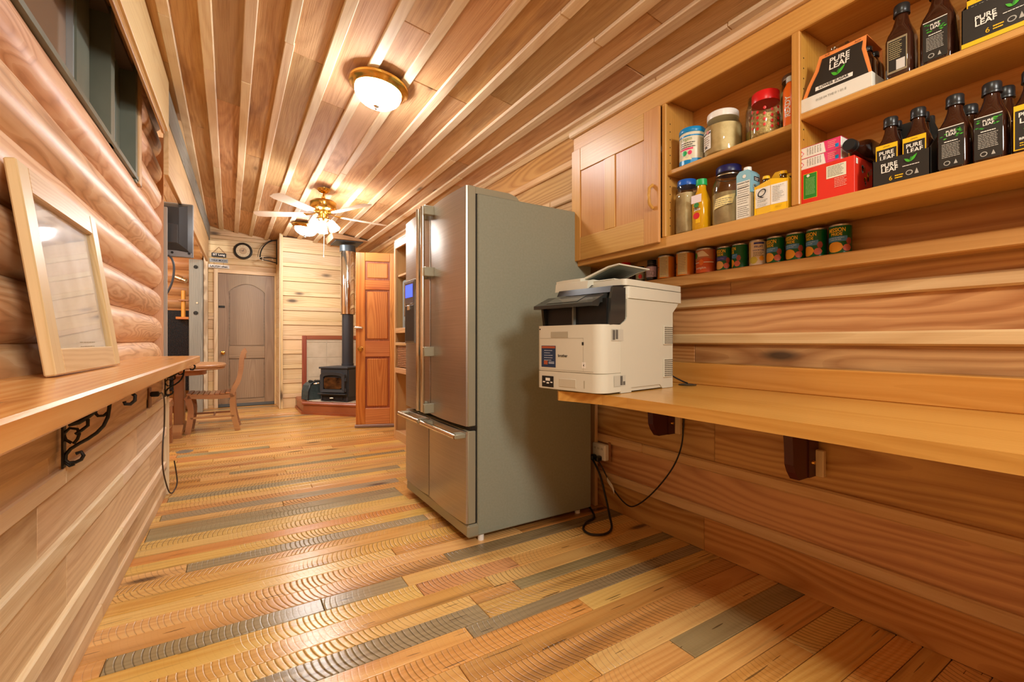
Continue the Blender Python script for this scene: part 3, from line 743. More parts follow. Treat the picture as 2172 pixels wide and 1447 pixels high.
wb('shelf', wc, K(1.700, .842, 1.756), K(1.892, 1.395, 1.776), W_OAK, 'Y'); wb('shelf', wc, K(1.697, YE, 1.773), K(1.892, .821, 1.795), W_OAK, 'Y')
mb = MB()
for k in range(14):
    z = 1.53 + k * .036
    for xx in (1.722, 1.86): mb.cyl(K(xx, 1.3945, z), K(xx, 1.3955, z), .0028, 8)
    mb.cyl(K(1.72, .8205, z), K(1.72, .8215, z), .0028, 8)
tag(mb.build('peg_holes', dark_gap, wc), kind='stuff')
# door of two tall panels
dr = wb('door', wc, K(1.672, 1.414, 1.452), K(1.684, 2.036, 2.080), W_OAK, 'Z')
def dw(nm, y0, y1, z0, z1, x0=1.666, x1=1.673, axis='Z'):
    M = dr.matrix_basis
    o = wb(nm, None, K(x0, y0, z0), K(x1, y1, z1), W_OAK, axis, .0025)
    o.parent = dr; o.matrix_basis = M.inverted() @ o.matrix_basis
    return o
dw('door_stile', 1.414, 1.502, 1.452, 2.08); dw('door_stile', 1.962, 2.036, 1.452, 2.08); dw('door_mullion', 1.692, 1.768, 1.58, 1.952)
dw('door_rail', 1.502, 1.962, 1.952, 2.08, axis='Y'); dw('door_rail', 1.502, 1.962, 1.452, 1.58, axis='Y')
pm_ = MB().tube([K(1.664, 1.446, 1.722), K(1.642, 1.446, 1.705), K(1.636, 1.446, 1.668), K(1.642, 1.446, 1.632), K(1.664, 1.446, 1.614)], .0075, 8)
o = pm_.build('pull_handle', W_OAK, None); o.parent = dr; o.matrix_basis = dr.matrix_basis.inverted() @ o.matrix_basis

# ledge with cans
lg = tag(wb('wall_ledge', None, (1.83, -1.0, 1.262), (1.903, 2.02, 1.312), wood('ledge_cedar', (128, 70, 26), (186, 116, 52), (206, 140, 76), rings=150, knots=.35, var=.05, rough=.35, bump=.1, fiber=.3), 'Y', .004), 'narrow cedar ledge holding a row of tins under the wall cabinet', 'ledge')

def tin(name, label, x, y, z, r, h, base, phi, deco, group=None, cat='can'):
    t = thing(name, label, cat, (x, y, z), group=group)
    MB().lathe([(r * .97, 0), (r * 1.02, .001), (r * 1.02, .004), (r, .006), (r, h - .006)], n=32).lathe([(r, h - .006), (r * 1.02, h - .004), (r * 1.02, h), (r * .94, h), (r * .93, h - .004), (0, h - .004)], n=32, mi=1).build('can_body', [base, tinm], t)
    f = Face((0, 0, 0), r=r, phi=phi)
    deco(t, f, r, h)
    return t
m_green = mat('can_green', (10, 92, 50), .3); m_ylt = mat('can_lettering_yellow', (232, 190, 40), .4); m_band = mat('can_blue_band', (66, 128, 190), .35); m_peach = mat('peach_print', (222, 156, 34), .4)
m_mix = mat('mix_blue', (52, 62, 140), .35); m_pear = mat('pear_print', (214, 164, 92), .4); m_rosy = mat('rosy_print', (190, 96, 74), .4)
def d_mission(mix=False):
    def d(t, f, r, h):
        f.text(t, 'MISSION', 0, h * .80, w_=r * 1.55, h=h * .15, m=m_ylt, name='label_lettering', bold=.02)
        f.text(t, 'PRIDE', 0, h * .655, w_=r * 1.0, h=h * .10, m=m_ylt, name='label_lettering', bold=.02)
        f.rects(t, [(-r * 1.1, h * .40, r * .95, h * .58)], m_mix if mix else m_band, 'label_band')
        if mix: f.text(t, 'Fruit Mix', 0, h * .49, w_=r * 1.1, m=mat('mix_lilac', (140, 130, 210), .4), name='label_lettering')
        else: f.lines(t, -r * .8, r * .7, h * .54, h * .06, 2, mat('pale_blue', (150, 190, 225), .4), .45)
        f.disc(t, -r * .15, h * .21, r * .72, h * .18, m_peach if not mix else m_pear, 'fruit_picture', 2)
        f.disc(t, r * .92, h * .17, r * .42, h * .12, m_rosy, 'fruit_picture', 2); f.disc(t, r * 1.12, h * .40, r * .30, h * .12, mat('rosy_dark', (150, 70, 62), .4), 'fruit_picture', 1)
    return d
def d_pump(t, f, r, h):
    f.rects(t, [(r * .15, h * .05, r * 1.3, h * .95)], mat('parchment', (206, 182, 128), .5), 'label_panel')
    f.lines(t, r * .25, r * 1.15, h * .88, h * .07, 11, inkg, .25)
    f.text(t, 'PUMPKIN', -r * .55, h * .50, w_=r * 1.25, m=ink, name='label_lettering', bold=.02)
    f.lines(t, -r * .7, r * .1, h * .42, h * .05, 2, mat('purple_ink', (110, 50, 90), .5), .5)
    f.rects(t, [(-r * 1.0, h * .72, -r * .62, h * .93)], mat('logo_red', (170, 50, 30), .4), 'logo_box'); f.rects(t, [(-r * .95, h * .75, -r * .68, h * .90)], mat('pale_print', (236, 216, 180), .4), 'logo_box', 2)
    f.rects(t, [(-r * .7, h * .12, -r * .3, h * .24)], m_rosy, 'label_patch')
def d_org(t, f, r, h):
    f.poly(t, [(-r * 1.2, h * .94), (r * 1.2, h * .94), (r * 1.2, h * .5), (r * .3, h * .62), (-r * 1.2, h * .42)], mat('tan_print', (184, 120, 82), .4), 'label_panel')
    f.disc(t, -r * .85, h * .72, r * .26, h * .13, green2, 'label_seal', 2); f.poly(t, [(-r * .6, h * .85), (r * .1, h * .9), (r * .7, h * .66), (-r * .5, h * .66)], mat('cream_print', (222, 206, 178), .4), 'label_picture', 2)
    f.rects(t, [(-r * 1.2, h * .40, r * 1.2, h * .43)], white, 'label_stripe', 2)
    f.disc(t, -r * .1, h * .42, r * .26, h * .12, mat('orange_print', (228, 120, 40), .4), 'label_seal', 3)
    f.text(t, 'pumpkin', -r * .2, h * .18, w_=r * 1.15, m=white, name='label_lettering')
def d_fc(t, f, r, h):
    f.rects(t, [(-r * .3, h * .82, r * .9, h * .90)], m_mix, 'label_band', 2)
    f.text(t, 'FRUIT', r * .25, h * .72, w_=r * 1.0, m=m_mix, name='label_lettering', bold=.02); f.text(t, 'COCKTAIL', r * .25, h * .58, w_=r * 1.35, m=m_mix, name='label_lettering', bold=.02)
    f.lines(t, -r * .4, r * .9, h * .50, h * .06, 3, inkg, .4)
    f.disc(t, -r * .35, h * .2, r * .5, h * .14, mat('melon_print', (196, 186, 70), .4), 'fruit_picture', 2); f.disc(t, r * .6, h * .26, r * .3, h * .1, m_peach, 'fruit_picture', 2)
    f.rects(t, [(-r * 1.3, h * .08, -r * .75, h * .92)], mat('pear_shadow', (196, 168, 96), .5), 'label_panel')
ZL = 1.3125; G = 'tins on the ledge under the cabinet'
m_pump = mat('pumpkin_orange', (220, 128, 30), .4); m_org = mat('organic_orange', (206, 92, 44), .4); m_fcw = mat('fruit_cream', (222, 208, 184), .4)
CX = 1.868
tin('food_can', 'orange tin with parchment side panel, third from the fridge end after two jars', CX, 1.537, ZL, .0405, .112, m_pump, PI - .35, d_pump, G)['label'] = 'orange pumpkin tin standing right beside the purple-label jar'
tin('food_can', 'orange pumpkin tin between its twin and the wide brown-orange tin', CX, 1.424, ZL, .0415, .112, m_pump, PI - .45, d_pump, G)
tin('food_can', 'wide brown-orange pumpkin tin with round green seal', CX, 1.313, ZL, .0425, .110, m_org, PI + .25, d_org, G)
tin('food_can', 'green fruit tin with purple-blue band next to the wide pumpkin tin', CX, 1.219, ZL, .031, .103, m_green, PI - .1, d_mission(True), G)
tin('food_can', 'green fruit tin turned so only two yellow letters show, beside the cream tin', CX, 1.147, ZL, .031, .103, m_green, PI - .75, d_mission(), G)
tin('food_can', 'cream coloured fruit cocktail tin among the green tins', CX, 1.069, ZL, .032, .104, m_fcw, PI + .35, d_fc, G)
tin('food_can', 'green peach tin touching the cream fruit cocktail tin', CX, .996, ZL, .032, .104, m_green, PI - .25, d_mission(), G)
tin('food_can', 'green peach tin second from the cream fruit cocktail tin', CX, .920, ZL, .0325, .104, m_green, PI - .15, d_mission(), G)
tin('food_can', 'green peach tin next to last in the row of tins', CX, .846, ZL, .033, .104, m_green, PI - .38, d_mission(), G)
tin('food_can', 'green peach tin at the very end of the row, lettering fully shown', CX, .768, ZL, .0345, .103, m_green, PI + .05, d_mission(), G)

def jar(name, label, x, y, z, r, h, lid, lidh, content, fill, neck=.8, lidr=None, shoulder=.78, group=None, cat='jar', glass=None):
    t = thing(name, label, cat, (x, y, z), group=group)
    lidr = lidr or r * neck * 1.06
    hb = h - lidh
    MB().lathe([(r * .86, 0), (r * .97, .006), (r, .018), (r, hb * shoulder), (r * .96, hb * (shoulder + .06)), (r * neck, hb * .96), (r * neck, hb)], n=32).build('glass_body', glass or GLASS, t)
    if content:
        MB().lathe([(r * .80, .004), (r * .93, .010), (r * .95, .02), (r * .95, hb * fill - .004), (r * .5, hb * fill + .004), (0, hb * fill)], n=28).build('contents', content, t)
    MB().lathe([(lidr, hb - .004), (lidr * 1.01, hb), (lidr, h - .003), (lidr * .95, h), (0, h)], n=32).build('lid', lid, t)
    return t
jar('jam_jar', 'small jar with raspberry red lid behind the printer tray', CX, 1.811, ZL, .031, .124, redlid, .022, mat('jam', (110, 30, 24), .4), .8)
j = jar('spice_jar', 'small jar with dark lid and pale label behind the printer tray', CX, 1.706, ZL, .0235, .085, blackm, .014, mat('spice', (96, 92, 70), .6), .9)
Face((0, 0, 0), r=.0238, phi=PI + .5).rects(j, [(-.03, .015, .03, .058)], mat('sage_label', (160, 160, 136), .5), 'jar_label'); Face((0, 0, 0), r=.0238, phi=PI + .5).disc(j, .004, .03, .010, .012, redlid, 'jar_label', 2)
j = jar('spread_jar', 'dark jam jar with lilac label beside the orange tins', CX, 1.629, ZL, .0275, .108, blackm, .02, mat('dark_jam', (38, 22, 30), .3), .95)
f = Face((0, 0, 0), r=.0279, phi=PI + .35); f.rects(j, [(-.036, .018, .036, .072)], mat('lilac_label', (206, 184, 206), .5), 'jar_label'); f.text(j, 'Jam', -.012, .058, h=.010, m=mat('plum_ink', (70, 30, 80), .5), shear=.3); f.lines(j, -.026, .01, .048, .008, 4, inkg, .3); f.disc(j, .016, .036, .009, .012, inkg, 'jar_emblem', 2); f.disc(j, .016, .036, .007, .010, mat('lilac_label', (206, 184, 206), .5), 'jar_emblem', 3)

# left bay, upper shelf
ZS = 1.7765
t = thing('powder_tub', 'white protein powder tub with bright blue lid on the middle shelf', 'tub', (1.757, 1.303, ZS))
r = .0545; h = .162
MB().lathe([(r * .96, 0), (r, .004), (r, h * .80), (r * .985, h * .83), (r * .97, h * .86)], n=32).build('tub_body', mat('tub_cream', (226, 222, 198), .35), t)
MB().lathe([(r * 1.0, h * .86), (r * 1.02, h * .87), (r * 1.02, h * .97), (r * .97, h), (0, h)], n=32).build('lid', cyan, t)
f = Face((0, 0, 0), r=r, phi=PI + .25); f.rects(t, [(-.085, .0, .085, .022)], cyan, 'label_band'); f.rects(t, [(-.085, .120, .085, .126)], cyan, 'label_band')
f.text(t, 'Orgain', -.006, .108, w_=.052, m=mat('sage_ink', (140, 170, 110), .5), name='label_lettering'); f.lines(t, -.03, .035, .094, .009, 3, ink, .35)
f.rects(t, [(-.038, .062, .025, .070)], pink, 'label_stripe'); f.disc(t, -.012, .048, .012, .011, lidgreen, 'label_seal', 2); f.disc(t, .012, .048, .009, .009, pink, 'label_seal', 2)
f.rects(t, [(.055, .03, .085, .112)], mat('pale_panel', (210, 206, 176), .5), 'label_panel'); f.lines(t, .058, .08, .108, .007, 9, inkg, .3); f.poly(t, [(-.03, .02), (-.015, .036), (0, .022), (.012, .034), (.02, .016)], mat('cream_print2', (244, 232, 190), .5), 'label_picture', 2)
t = jar('storage_jar', 'squat wide glass jar of beige powder with white lid on middle shelf', 1.778, 1.168, ZS, .0745, .185, whitep, .024, powder, .80, neck=.78, shoulder=.72)
f = Face((0, 0, 0), r=.0750, phi=PI - .42); f.rects(t, [(-.026, .028, .026, .104)], white, 'jar_label'); f.rects(t, [(-.026, .092, .026, .098)], ink, 'jar_label', 2); f.disc(t, .01, .098, .009, .007, m_rosy, 'jar_label', 3); f.lines(t, -.02, .02, .082, .009, 5, mat('sepia_ink', (150, 120, 80), .5), .35); f.poly(t, [(-.012, .034), (.0, .046), (.010, .034)], ink, 'jar_label', 2)
jar('storage_jar', 'tall clear jar of pale meal behind the red-lidded jar', 1.843, 1.054, ZS, .046, .22, GLASS, .012, herb, .40, neck=.78)
t = jar('cookie_jar', 'glass jar with red screw lid and painted red dots', 1.758, .976, ZS, .0525, .176, redlid, .034, oats, .62, neck=.84, lidr=.048, shoulder=.8)
f = Face((0, 0, 0), r=.0528, phi=PI + .45)
for row in range(4):
    for c_ in range(7):
        f.disc(t, -.075 + c_ * .025, .030 + row * .021 + (.010 if c_ % 2 else 0), .0055, .006, redlid, 'painted_dot', 1, 10)
jar('storage_jar', 'glass jar of pale green herb with bronze lid behind the orange bottle', 1.847, .920, ZS, .043, .245, mat('lid_bronze', (120, 92, 66), .35, .5), .016, herb, .82, neck=.82)
t = thing('drink_bottle', 'orange sports drink bottle with grey cap against the divider', 'bottle', (1.738, .872, ZS)); r = .026
MB().lathe([(r * .9, 0), (r, .006), (r, .13), (r * .94, .142), (r * .6, .16), (r * .5, .166)], n=28).build('bottle_body', mat('bottle_orange', (232, 110, 30), .2, coat=.4), t)
MB().lathe([(r * .62, .164), (r * .62, .184), (0, .186)], n=24).build('cap', mat('cap_grey', (190, 196, 192), .35), t)
Face((0, 0, 0), r=r, phi=PI + .15).text(t, 'READY', -.003, .072, h=.018, m=mat('silver_print', (222, 218, 208), .35), name='label_lettering', bold=.03, rot=PI / 2)
Face((0, 0, 0), r=r, phi=PI + .15).lines(t, .012, .03, .12, .008, 11, mat('silver_print', (222, 218, 208), .35), .3)

# left bay, lower shelf
ZB = 1.4745
jar('storage_jar', 'tall glass jar of pale flour with blue lid at bottom left', 1.754, 1.328, ZB, .0495, .246, blue, .022, flour, .84, neck=.80, shoulder=.74)
t = thing('juice_bottle', 'yellow juice bottle with green cap between two glass jars', 'bottle', (1.735, 1.240, ZB)); r = .0335
MB().loft([(0, r * .9, r * .9, 3), (.006, r, r, 3.2), (.125, r, r, 3.2), (.150, r * .82, r * .82, 2.6), (.178, r * .56, r * .56, 2), (.200, r * .54, r * .54, 2)], 28).build('bottle_body', juice, t)
MB().lathe([(r * .66, .196), (r * .68, .199), (r * .66, .222), (0, .225)], n=24).build('cap', lidgreen, t)
f = Face((-r - .0006, 0, 0)); f.rects(t, [(-.026, .118, .024, .152)], mat('tag_white', (238, 224, 224), .5), 'price_sticker', 1); f.disc(t, 0, .108, .013, .010, green2, 'label_picture', 2); f.text(t, 'Juice', .004, .088, w_=.030, m=white, name='label_lettering', bold=.02); f.disc(t, 0, .062, .016, .014, redlid, 'label_picture', 2); f.rects(t, [(-.004, .03, .018, .07)], mat('painted_gloss', (240, 190, 40), .1), 'label_panel', 1); f.lines(t, -.014, .014, .098, .006, 2, ink, .5)  # the paler yellow rectangle is a gloss highlight painted on the bottle
t = jar('storage_jar', 'big shouldered glass jar of brown flour with navy lid', 1.776, 1.140, ZB, .066, .252, navy, .024, flour, .62, neck=.70, shoulder=.70)
MB().tube([(.050 * math.cos(a), .050 * math.sin(a), .212) for a in [2 * PI * k / 24 for k in range(24)]], .0025, 6, closed=True).build('wire_clasp', steel_hi, t)
f = Face((0, 0, 0), r=.0664, phi=PI + .25); f.poly(t, [(-.044, .070), (.038, .086), (.046, .124), (-.040, .110)], mat('pale_yellow_paper', (238, 222, 150), .6), 'paper_label'); f.lines(t, -.034, .034, .108, .008, 4, inkg, .3, rag=.3)
t = thing('milk_carton', 'light blue almond drink carton with white cap', 'carton', (1.702, 1.002, ZB))
MB().prism([(0, 0), (.058, 0), (.058, .176), (.045, .190), (.012, .190), (0, .176)], 'X', 0, .062).build('carton_body', mat('carton_blue', (140, 192, 208), .4), t, Matrix.Rotation(0, 4, 'Z'), smooth=False)
bx('carton_lower', t, (-.0006, -.0006, 0), (.0626, .0586, .098), mat('carton_pale', (222, 222, 204), .45), 0)
MB().lathe([(.014, .186), (.015, .19), (.014, .207), (0, .208)], (.030, .030, 0), 20).build('cap', whitep, t)
f = Face((0, .029, 0)); f.rects(t, [(-.026, .006, .026, .148)], mat('facts_white', (232, 230, 216), .5), 'facts_panel', 2); f.text(t, 'Nutrition Facts', 0, .142, w_=.048, m=ink, bold=.02, e=4); f.lines(t, -.023, .023, .132, .0085, 9, inkg, .25, e=3); f.lines(t, -.023, .023, .052, .0075, 6, inkg, .3, e=3); f.rects(t, [(-.024, .088, .024, .0895), (-.024, .123, .024, .125)], ink, 'rule', 4); f.disc(t, .004, .166, .007, .007, white, 'recycling_mark', 2)
f = Face((.031, 0, 0), (1, 0, 0)); f.text(t, 'ALMOND', -.010, .085, h=.017, m=mat('almond_lettering', (196, 196, 186), .4), bold=.02, rot=PI / 2, e=4); f.rects(t, [(-.010, .148, .026, .164)], mat('badge_brown', (60, 40, 40), .4), 'badge', 2); f.lines(t, -.006, .022, .159, .006, 2, white, .5, e=3)

def small_bottle(label, x, y, z, group):
    t = thing('soda_bottle', label, 'bottle', (x, y, z), group=group); r = .0212
    MB().lathe([(r * .9, 0), (r, .004), (r, .075), (r * .8, .095), (r * .52, .118), (r * .5, .132)], n=24).build('bottle_body', glassy_y, t)
    MB().lathe([(r * .62, .130), (r * .64, .134), (r * .56, .141), (0, .142)], n=20).build('crown_cap', yellow, t)
    return t
glassy_y = glassy('yellow_glass', (196, 180, 90), .9)
t = thing('bottle_carrier', 'yellow and white four-bottle carrier with large letter Q', 'carrier', (1.690, .918, ZB))
MB().prism([(-.002, .0625), (.0, -.0005), (-.002, -.0605), (.100, -.0605), (.100, .0625)], 'Z', 0.0, .003).build('carrier_base', yellow, t, smooth=False)
mb = MB()
for y0, y1, x0, x1 in ((.0625, 0, .003, -.003), (0, -.0605, -.003, .003)):
    mb.add([(x0, y0, 0), (x1, y1, 0), (x1, y1, .122 if y1 == 0 else .108), (x0, y0, .108 if y0 > 0 else .122)], [(0, 1, 2, 3)])
mb.build('carrier_front', yellow, t, smooth=False)
wf = Face((-.0028, 0, 0)); 
for sgn in (-1, 1):
    mb = MB().add([(.0022 if sgn < 0 else -.0036, .0615 * (1 if sgn < 0 else 0) - (.001 if sgn > 0 else 0), .026), (-.0036 if sgn < 0 else .0022, .001 if sgn < 0 else -.0595, .026), (-.0036 if sgn < 0 else .0022, .001 if sgn < 0 else -.0595, .098), (.0022 if sgn < 0 else -.0036, .0615 if sgn < 0 else -.001, .098)], [(0, 1, 2, 3)])
    mb.build('white_panel', white, t, smooth=False)
wf2 = Face((-.0022, .031, 0), eps=.0014); wf2.text(t, 'Q', -.001, .075, h=.034, m=ink, name='logo_lettering', shear=.35); wf2.lines(t, -.018, .022, .052, .006, 2, inkg, .3, e=2); wf2.lines(t, -.018, .022, .036, .005, 2, inkg, .25, e=2)
wf3 = Face((-.0022, -.030, 0), eps=.0014); wf3.lines(t, -.022, .022, .090, .0058, 10, inkg, .25, e=2, rag=.5); wf3.lines(t, -.012, .012, .018, .005, 2, mat('dark_yellow', (170, 130, 20), .5), .3, e=2)
mb = MB().prism([(.0625, .0), (.0625, .108), (.0605, .108), (.0605, 0)], 'X', 0, .1).prism([(-.0605, .0), (-.0605, .108), (-.0585, .108), (-.0585, 0)], 'X', 0, .1)
mb.build('carrier_side', yellow, t, smooth=False)
MB().prism([(.045, 0), (.045, .12), (.012, .158), (-.012, .158), (-.045, .12), (-.045, 0)], 'X', .049, .052).build('carrier_handle', yellow, t, smooth=False)
mb = MB().add([(.098, .0625, 0), (.098, -.0605, 0), (.098, -.0605, .11), (.098, .0625, .11)], [(0, 1, 2, 3)]).build('carrier_back', yellow, t, smooth=False)
GQ = 'yellow-capped bottles in the yellow carrier'
for k, (dx, dy) in enumerate(((.026, .032), (.026, -.030), (.076, .032), (.076, -.030))):
    small_bottle('small yellow-capped bottle in the letter Q carrier, ' + ('front left of the four', 'front right beside the divider', 'back left of the four', 'back right of the four')[k], 1.690 + dx, .918 + dy, ZB + .0035, GQ)

# ------------------------------------------------------------------ tea bottles and cartons, right bay
def tea_bottle(label, x, y, z, style, rz=0, h=.216, r=.0335, group=None, lying=False):
    t = thing('tea_bottle', label, 'bottle', (x, y, z), rz, group=group, ry=(-PI / 2 if lying else 0))
    k = h / .216
    MB().loft([(0, r * .86, r * .86, 4), (.005, r * .97, r * .97, 4.5), (.02 * k, r, r, 4.5), (.112 * k, r, r, 4.5), (.128 * k, r * .93, r * .93, 3.4), (.150 * k, r * .68, r * .68, 2.4), (.172 * k, r * .50, r * .50, 2), (.192 * k, r * .46, r * .46, 2)], 28).build('bottle_body', tea, t)
    MB().lathe([(r * .60, .186 * k), (r * .60, .191 * k), (r * .56, .192 * k), (r * .58, .194 * k), (r * .58, .212 * k), (r * .52, .216 * k), (0, .216 * k)], n=26).build('cap', blackm, t)
    if style is None: return t
    f = Face((-r - .0004, 0, 0), eps=.0004)
    if style == 'back':
        f.rects(t, [(-.024, .014, .024, .116)], mat('silver_label', (176, 170, 140), .25, .5), 'bottle_label', 1); f.rects(t, [(-.021, .02, .021, .11)], label_bk, 'bottle_label', 2)
        f.lines(t, -.019, .012, .106, .006, 9, mat('label_olive', (170, 156, 110), .5), .4, e=3); f.rects(t, [(-.002, .02, .019, .050)], mat('barcode_white', (210, 208, 200), .4), 'label_panel', 3)
    elif style == 'green':
        f.rects(t, [(-.0265, .010, .0265, .122)], label_bk, 'bottle_label', 1); f.rects(t, [(-.0265, .1205, .0265, .1225)], white, 'label_rim', 2)
        rg_ = random.Random(sum(map(ord, label)))
        for q in range(12):
            px = rg_.choice((-1, 1)) * rg_.uniform(.008, .022); py = rg_.uniform(.088, .116)
            f.poly(t, [(px - .004, py), (px, py + .002), (px + .005, py + .001), (px, py - .002)], rg_.choice((green, green2)), 'leaf_print', 2)
        f.text(t, 'PURE', 0, .109, w_=.020, m=white, name='label_lettering', bold=.02, e=3); f.text(t, 'LEAF', .001, .1005, w_=.021, m=white, name='label_lettering', bold=.02, e=3)
        f.lines(t, -.014, .014, .083, .006, 1, white, .4, e=2, rag=0); f.lines(t, -.019, .019, .076, .0045, 9, mat('print_grey', (176, 174, 164), .5), .4, e=2, rag=.1)
        f.disc(t, -.008, .022, .007, .0065, mat('print_grey', (176, 174, 164), .5), 'certification_mark', 2); f.disc(t, -.008, .022, .005, .0045, label_bk, 'certification_mark', 3); f.poly(t, [(.006, .017), (.014, .017), (.010, .029)], mat('print_grey', (176, 174, 164), .5), 'drop_mark', 2)
    else:
        f.rects(t, [(-.027, .010, .027, .124)], yellow, 'bottle_label', 1); f.rects(t, [(-.0245, .0125, .0245, .110)], label_bk, 'bottle_label', 2)
        f.text(t, 'LEMON', 0, .117, w_=.016, m=ink, name='label_lettering', e=3)
        f.text(t, 'PURE', 0, .098, w_=.036, m=white, name='label_lettering', bold=.02, e=4); f.text(t, 'LEAF', .002, .083, w_=.036, m=white, name='label_lettering', bold=.02, e=4)
        f.leaf(t, 0, .060, .016, 4); f.text(t, 'BREWED', 0, .038, w_=.034, m=white, name='label_lettering', bold=.02, e=4); f.lines(t, -.016, .016, .028, .006, 2, yellow, .4, e=4, rag=0)
    return t
def carrier(label, x, y, z, w_, h, stripe, qr=True):
    t = thing('bottle_carrier', label, 'carrier', (x, y, z))
    D = .168
    MB().box((0, -w_ / 2, 0), (D, w_ / 2, .0025)).build('carrier_base', label_bk, t, smooth=False)
    MB().box((0, -w_ / 2, 0), (.002, w_ / 2, h)).build('carrier_front', label_bk, t, smooth=False); MB().box((D - .002, -w_ / 2, 0), (D, w_ / 2, h)).build('carrier_back', label_bk, t, smooth=False)
    for yy in (-w_ / 2, w_ / 2 - .002): MB().prism([(0, 0), (D, 0), (D, h), (D * .6, h + .05), (D * .4, h + .05), (0, h)], 'Y', yy, yy + .002).build('carrier_side', label_bk, t, smooth=False)
    MB().prism([(-w_ / 2, h * .3), (-w_ / 2, h + .05), (-w_ * .3, h + .13), (w_ * .3, h + .13), (w_ / 2, h + .05), (w_ / 2, h * .3)], 'X', D * .6345, D * .6345 + .001).build('carrier_handle', label_bk, t, smooth=False)
    f = Face((-.0004, 0, 0)); k = w_ / .137
    f.rects(t, [(-w_ / 2, 0, w_ / 2, .012 if stripe else .0025)], yellow, 'yellow_stripe')
    b = .012 if stripe else 0
    f.text(t, 'PURE', -.026, .060 + b * .6, w_=.040, m=white, name='logo_lettering', bold=.02); f.text(t, 'LEAF', -.025, .046 + b * .6, w_=.041, m=white, name='logo_lettering', bold=.02)
    f.leaf(t, .024, .062 + b * .6, .022); f.lines(t, .006, .045, .045 + b * .6, .005, 1, white, .4, rag=0)
    f.text(t, '6', -.022, .018 + b * .6, h=.013, m=yellow, name='logo_lettering'); f.lines(t, -.012, .008, .024 + b * .6, .007, 2, yellow, .5, rag=.1)
    f.disc(t, .022, .022 + b * .6, .0085, .0075, mat('print_grey', (176, 174, 164), .5), 'certification_mark'); f.disc(t, .022, .022 + b * .6, .006, .005, label_bk, 'certification_mark', 2); f.poly(t, [(.034, .015 + b * .6), (.044, .015 + b * .6), (.039, .031 + b * .6)], mat('print_grey', (176, 174, 164), .5), 'drop_mark')
    return t
ZR = 1.7955
carrier('black tea bottle carrier without stripe on the lower shelf', 1.700, .543, ZB, .137, .080, False)
GL = 'tea bottles in the lower black carrier'
for k, (dx, dy) in enumerate(((.037, .0345), (.037, -.0315), (.084, .0345), (.084, -.0315), (.130, .0345), (.130, -.0315))):
    tea_bottle('lemon tea bottle in lower carrier, ' + ('front one nearer the red box', 'front one nearer the green-label bottles', 'middle one nearer the red box', 'middle one away from the red box', 'rear one nearer the red box', 'rear one away from the red box')[k], 1.700 + dx * 1.0, .543 + dy, ZB + .003, 'lemon' if k < 2 else None, h=.212, r=.031 if k < 2 else .022, group=GL)
tea_bottle('green-leaf label tea bottle standing right of the lower carrier', 1.737, .431, ZB, 'green', group='single tea bottles on the lower shelf')
tea_bottle('green-leaf label tea bottle standing beside the yellow label bottle', 1.737, .358, ZB, 'green', group='single tea bottles on the lower shelf')
tea_bottle('yellow-bordered label tea bottle at the edge of the lower shelf', 1.737, .285, ZB, 'lemon', group='single tea bottles on the lower shelf')
for k, yy in enumerate((.425, .352, .280)):
    tea_bottle('plain tea bottle in the back row, ' + ('behind the green-leaf bottle by the carrier', 'behind the second green-leaf bottle', 'behind the yellow-label bottle')[k], 1.835, yy, ZB, None, h=(.212, .23, .25)[k], group='tea bottles at the back of the lower shelf')
# red box, small cartons, lying bottle
t = thing('snack_box', 'red cardboard box with green panel on the lower shelf', 'box', (1.702, .741, ZB))
MB().box((0, -.081, 0), (.150, .081, .123), 0, .001).build('box_body', red, t, smooth=False)
f = Face((0, 0, 0)); f.rects(t, [(-.072, .018, -.028, .105)], yellow, 'green_panel', 1); f.rects(t, [(-.0705, .0195, -.0295, .1035)], green2, 'green_panel', 2); f.lines(t, -.064, -.034, .088, .0045, 13, mat('pale_green_ink', (150, 200, 120), .5), .35, e=3, rag=.1); f.disc(t, -.056, .097, .005, .005, white, 'green_panel', 3)
f.rects(t, [(.0, .068, .058, .110)], mat('label_cream', (226, 226, 200), .5), 'facts_panel', 1); f.lines(t, .004, .052, .106, .005, 7, inkg, .3, e=2, rag=.2); f.lines(t, .024, .060, .064, .0055, 6, mat('pale_pink_ink', (240, 170, 150), .5), .4, e=2)
f2 = Face((.075, -.081, 0), (1, 0, 0)); rg = random.Random(2)
for q in range(14): f2.disc(t, rg.uniform(-.055, .05), rg.uniform(.03, .10), rg.uniform(.004, .010), rg.uniform(.004, .010), rg.choice((yellow, mat('nut_grey', (150, 140, 130), .5), m_rosy, brass)), 'printed_nuts', 1, 10)
f2.rects(t, [(-.066, .098, -.052, .116)], white, 'side_tag')
for k in range(2):
    t = thing('juice_carton', ('upper pink and white carton lying on its twin', 'lower pink and white carton lying on the red box')[k], 'carton', (1.706, .762, ZB + .1235 + (.0385 if k == 0 else 0)), group='pink and white cartons on the red box')
    MB().box((0, -.063, 0), (.052, .063, .038), 0, .002).build('carton_body', white, t, smooth=False)
    f = Face((0, 0, 0)); f.poly(t, [(.018, .001), (.062, .001), (.062, .037), (.012, .037)], pink, 'pink_panel'); f.lines(t, .024, .05, .031, .006, 4, mat('pale_pink_ink', (240, 170, 150), .5), .35, e=2); f.rects(t, [(.046, .006, .056, .018)], cyan, 'logo_patch', 2)
    f.poly(t, [(-.063, .004), (-.050, .018), (-.063, .034)], pink, 'pink_panel'); f.disc(t, -.057, .018, .004, .005, white, 'logo_patch', 2)
    for q in range(6): f.lines(t, -.040 + q * .008, -.036 + q * .008, .032, .005, 5, inkg, .5, seed=q, rag=.4)
    bx('carton_top', t, (.0, -.063, .0378), (.052, .063, .0385), pink, 0)
